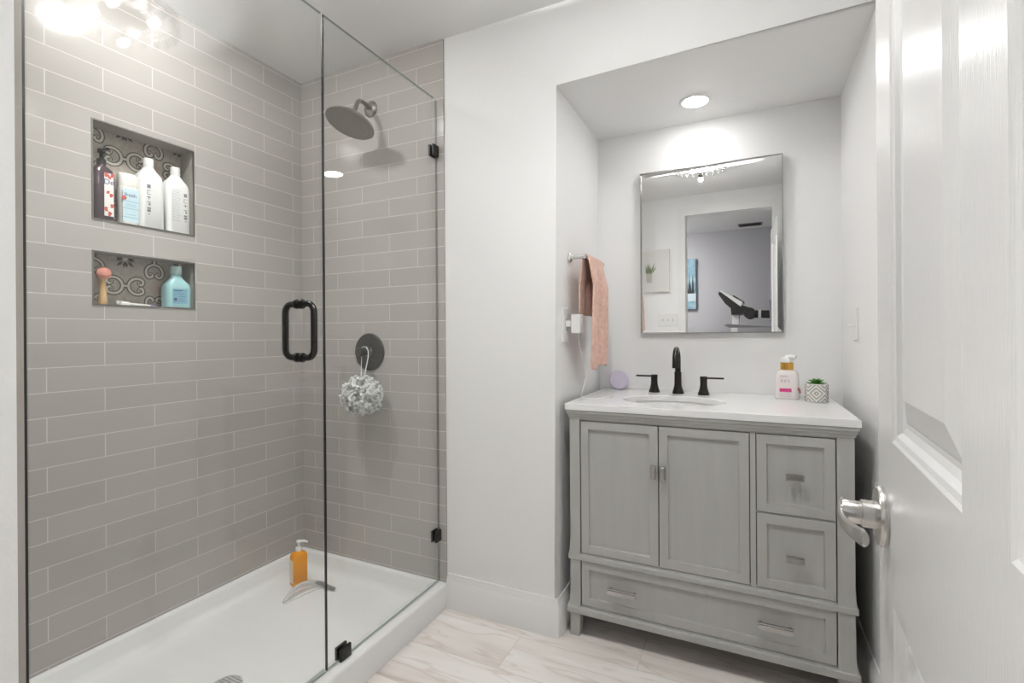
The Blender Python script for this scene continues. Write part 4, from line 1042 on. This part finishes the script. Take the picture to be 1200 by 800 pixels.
def chandelier():
    x, y = -.325, 1.02
    t = thing('chandelier', 'crystal flush mount ceiling light, seen in the mirror and shower glass', 'chandelier', (x, y, ZC))
    bm = newbm(); lathe(bm, [(.026, 0), (.026, -.008), (.022, -.014), (.010, -.018), (.008, -.030)], (x, y, ZC), 32); obj('canopy', bm, 'chrome', t, smooth=True)
    bm = newbm(); tube(bm, [(x, y, ZC-.025), (x, y, ZC-.06), (x, y, ZC-.128)], .006, 12); obj('stem', bm, 'chrome', t, smooth=True)
    bm = newbm(); lathe(bm, [(.030, -.095), (.070, -.091), (.076, -.086), (.0770, -.0690), (.0750, -.0690), (.072, -.079), (.008, -.079)], (x, y, ZC), 32); obj('plate', bm, 'bronze', t, smooth=True)  # raised rim keeps the added uplight off the upper walls
    bm = newbm(); n_ = 40
    lathe(bm, [(.064, -.0785), (.064, -.0770), (.010, -.0770)], (x, y, ZC), 40, cap=False); obj('added_uplight_disc', bm, 'uplight', t)  # glowing disc added on top of the plate to bounce light off the ceiling
    zr = ZC-.048; R0 = .165
    bm = newbm(); tube(bm, [(x+R0*math.cos(2*PI*i/40), y+R0*math.sin(2*PI*i/40), zr) for i in range(40)], .0045, 8, closed=True); tube(bm, [(x+R0*math.cos(2*PI*i/40), y+R0*math.sin(2*PI*i/40), zr-.022) for i in range(40)], .003, 8, closed=True); obj('ring', bm, 'chrome', t, smooth=True)
    for k in range(4):
        a = PI/4+k*PI/2; d = Vector((math.cos(a), math.sin(a), 0))
        bm = newbm(); tube(bm, [Vector((x, y, ZC-.045)), Vector((x, y, ZC-.047))+d*.08, Vector((x, y, zr))+d*(R0-.004)], .004, 8); obj('arm', bm, 'chrome', t, smooth=True)
        bp = Vector((x, y, ZC-.052))+d*.095
        bm = newbm(); lathe(bm, [(.012, 0), (.012, -.012), (.008, -.014)], bp, 16); sk = obj('socket', bm, 'chrome', t, smooth=True)
        bm = newbm(); sphere(bm, bp+Vector((0, 0, -.032)), .017, sub=3); obj('bulb', bm, 'bulb', sk, smooth=True)
    rnd = random.Random(9)
    for i in range(22):
        a = 2*PI*i/22; px, py = x+R0*math.cos(a), y+R0*math.sin(a)
        bm = newbm(); lathe(bm, [(.001, -.002), (.010, -.014), (.011, -.022), (.001, -.045)], (px, py, zr-.022), 8); obj('crystal', bm, 'crystal', t)
    bm = newbm(); sphere(bm, (x, y, ZC-.146), .018, sub=2); b = obj('drop_ball', bm, 'bronze', t, smooth=True)
    ld = bpy.data.lights.new('chandelier_fill', 'SPOT'); ld.energy = W_CHAND; ld.color = C_LIGHT; ld.spot_size = math.radians(165); ld.spot_blend = 1.0; ld.shadow_soft_size = .014  # extra spot added below the chandelier as downward fill, apart from its bulbs
    lo = bpy.data.objects.new('chandelier_fill', ld); COL.objects.link(lo); lo.parent = t; lo.location = (0, 0, -.175)
chandelier()

# ---------------------------------------------------------------- wall art and the far room (mirror view)
def art():
    x0, x1, z0, z1 = -1.065, -.715, 1.565, 1.965
    t = thing('botanical_print', 'pale canvas print of leaves in a vase, seen in the mirror', 'picture', ((x0+x1)/2, YD, z0))
    bm = newbm(); box(bm, (x0, YD+.0005, z0), (x1, YD+.028, z1)); obj('canvas', bm, 'canvas', t, bevel=.002)
    cx, y = -.900, YD+.0285; bm = newbm(); rnd = random.Random(3)
    for i in range(9):
        a = -.55+1.1*i/8; b0 = Vector((cx+a*.03, y, z0+.165)); tip = b0+Vector((math.sin(a)*.10, 0, math.cos(a)*rnd.uniform(.08, .14))); mid = b0.lerp(tip, .5); pr = (tip-b0).cross(Vector((0, 1, 0))).normalized()*.007
        for q in ((b0, mid+pr, tip, mid-pr),):
            f = bm.faces.new([bm.verts.new(p) for p in q]); r = bmesh.ops.extrude_face_region(bm, geom=[f]); bmesh.ops.translate(bm, verts=[v for v in r['geom'] if isinstance(v, bmesh.types.BMVert)], vec=(0, .0005+.0001*i, 0))
    obj('leaves', bm, 'sage', t)
    bm = newbm(); prism(bm, [(cx-.024, z0+.09), (cx+.024, z0+.09), (cx+.030, z0+.168), (cx-.030, z0+.168)], 1, y, y+.0006); obj('vase', bm, 'vase_grey', t)
    # winter landscape on the far wall
    x0, x1, z0, z1 = -1.15, -.695, 1.48, 2.12; y = YF
    t = thing('landscape_painting', 'blue winter tree painting on the far grey wall, seen in the mirror', 'picture', ((x0+x1)/2, y, z0))
    bm = newbm(); box(bm, (x0, y+.0005, z0), (x1, y+.035, z1)); obj('canvas', bm, 'sky_blue', t, bevel=.002)
    bm = newbm()
    for i in range(16):
        px = x0+.02+.43*i/16+rnd.uniform(-.008, .008); h = rnd.uniform(.12, .26); prism(bm, [(px-.016, z0+.20), (px+.016, z0+.20), (px, z0+.20+h)], 1, y+.0352, y+.0358+.0001*i)
    obj('trees', bm, 'gym_black', t)
    bm = newbm(); prism(bm, [(x0, z0+.10), (x1, z0+.10), (x1, z0+.20), (x0+.2, z0+.225), (x0, z0+.21)], 1, y+.0352, y+.0354); obj('snow_field', bm, 'snow', t)
art()
def far_room():
    # ceiling register near the far wall
    for cx, lab in ((-.065, 'grey ceiling air register in the far room, seen in the mirror'),):
        t = thing('air_register', lab, 'vent', (cx, -1.62, ZC))
        bm = newbm(); box(bm, (cx-.13, -1.70, ZC-.006), (cx+.13, -1.54, ZC-.0003)); obj('frame', bm, 'vent', t, bevel=.002)
        bm = newbm()
        for i in range(7): box(bm, (cx-.115, -1.69+.021*i, ZC-.010), (cx+.115, -1.682+.021*i, ZC-.006))
        obj('louvres', bm, 'slot', t)
    t = thing('added_fill_lamp', 'added ceiling fill lamp, unseen, in the room behind the camera', 'ceiling light', (-1.4, -1.0, ZC))  # unseen lamp added to brighten the far room and fill through the doorway
    bm = newbm(); lathe(bm, [(.19, 0), (.19, -.02), (.18, -.025)], (-1.4, -1.0, ZC), 32); obj('base', bm, 'plastic', t)
    bm = newbm(); lathe(bm, [(.175, -.0255), (.16, -.05), (.10, -.07), (.01, -.075)], (-1.4, -1.0, ZC), 32); obj('diffuser', bm, 'far_fill', t)
    # exercise machine, side on to the mirror
    yc = -1.30
    t = thing('exercise_machine', 'black and grey exercise machine in the far room, seen in the mirror', 'exercise machine', (-.08, yc, 0)); ox = -.15
    def px(pts, a, b, nm, m, par=None):
        bm = newbm(); prism(bm, [(q[0]+ox, q[1]) for q in pts], 1, yc+a, yc+b); return obj(nm, bm, m, par or t, bevel=.004)
    con = px([(-.225, 1.60), (-.215, 1.63), (-.15, 1.615), (.0, 1.475), (.10, 1.44), (.11, 1.41), (.0, 1.375), (-.095, 1.37), (-.10, 1.44), (-.16, 1.50)], -.22, .22, 'console', 'gym_black')
    px([(-.215, 1.632), (-.19, 1.640), (.02, 1.505), (.0, 1.455), (-.155, 1.585)], -.19, .222, 'display', 'gym_silver', con)
    px([(-.09, 1.585), (-.075, 1.592), (.03, 1.515), (.02, 1.50)], -.12, .10, 'tablet_rest', 'gym_black', con)
    bm = newbm(); lathe(bm, [(.055, -.23), (.060, -.22), (.060, .22), (.055, .23)], (.085+ox, yc, 1.385), 24, (0, 1, 0)); obj('pivot', bm, 'gym_black', t, smooth=True)
    px([(.12, 1.42), (.30, 1.415), (.30, 1.33), (.12, 1.34)], -.05, .05, 'rear_arm', 'gym_black')
    px([(.165, 1.425), (.195, 1.425), (.195, 1.335), (.165, 1.335)], -.052, .052, 'clamp_band', 'gym_silver')
    px([(.27, 1.525), (.33, 1.49), (.36, 1.30), (.28, 1.30)], -.20, .20, 'seat_back', 'gym_grey')
    px([(-.09, 1.37), (-.02, 1.37), (-.04, 1.10), (.02, .10), (-.10, .10), (-.11, 1.10)], -.05, .05, 'mast', 'gym_silver')
    px([(-.17, 1.255), (-.14, 1.27), (.32, 1.235), (.32, 1.205), (-.06, 1.205)], -.24, .24, 'handrail', 'gym_grey')
    px([(-.30, .02), (.75, .02), (.75, .10), (.60, .14), (-.20, .16), (-.30, .10)], -.30, .30, 'deck', 'gym_black')
far_room()
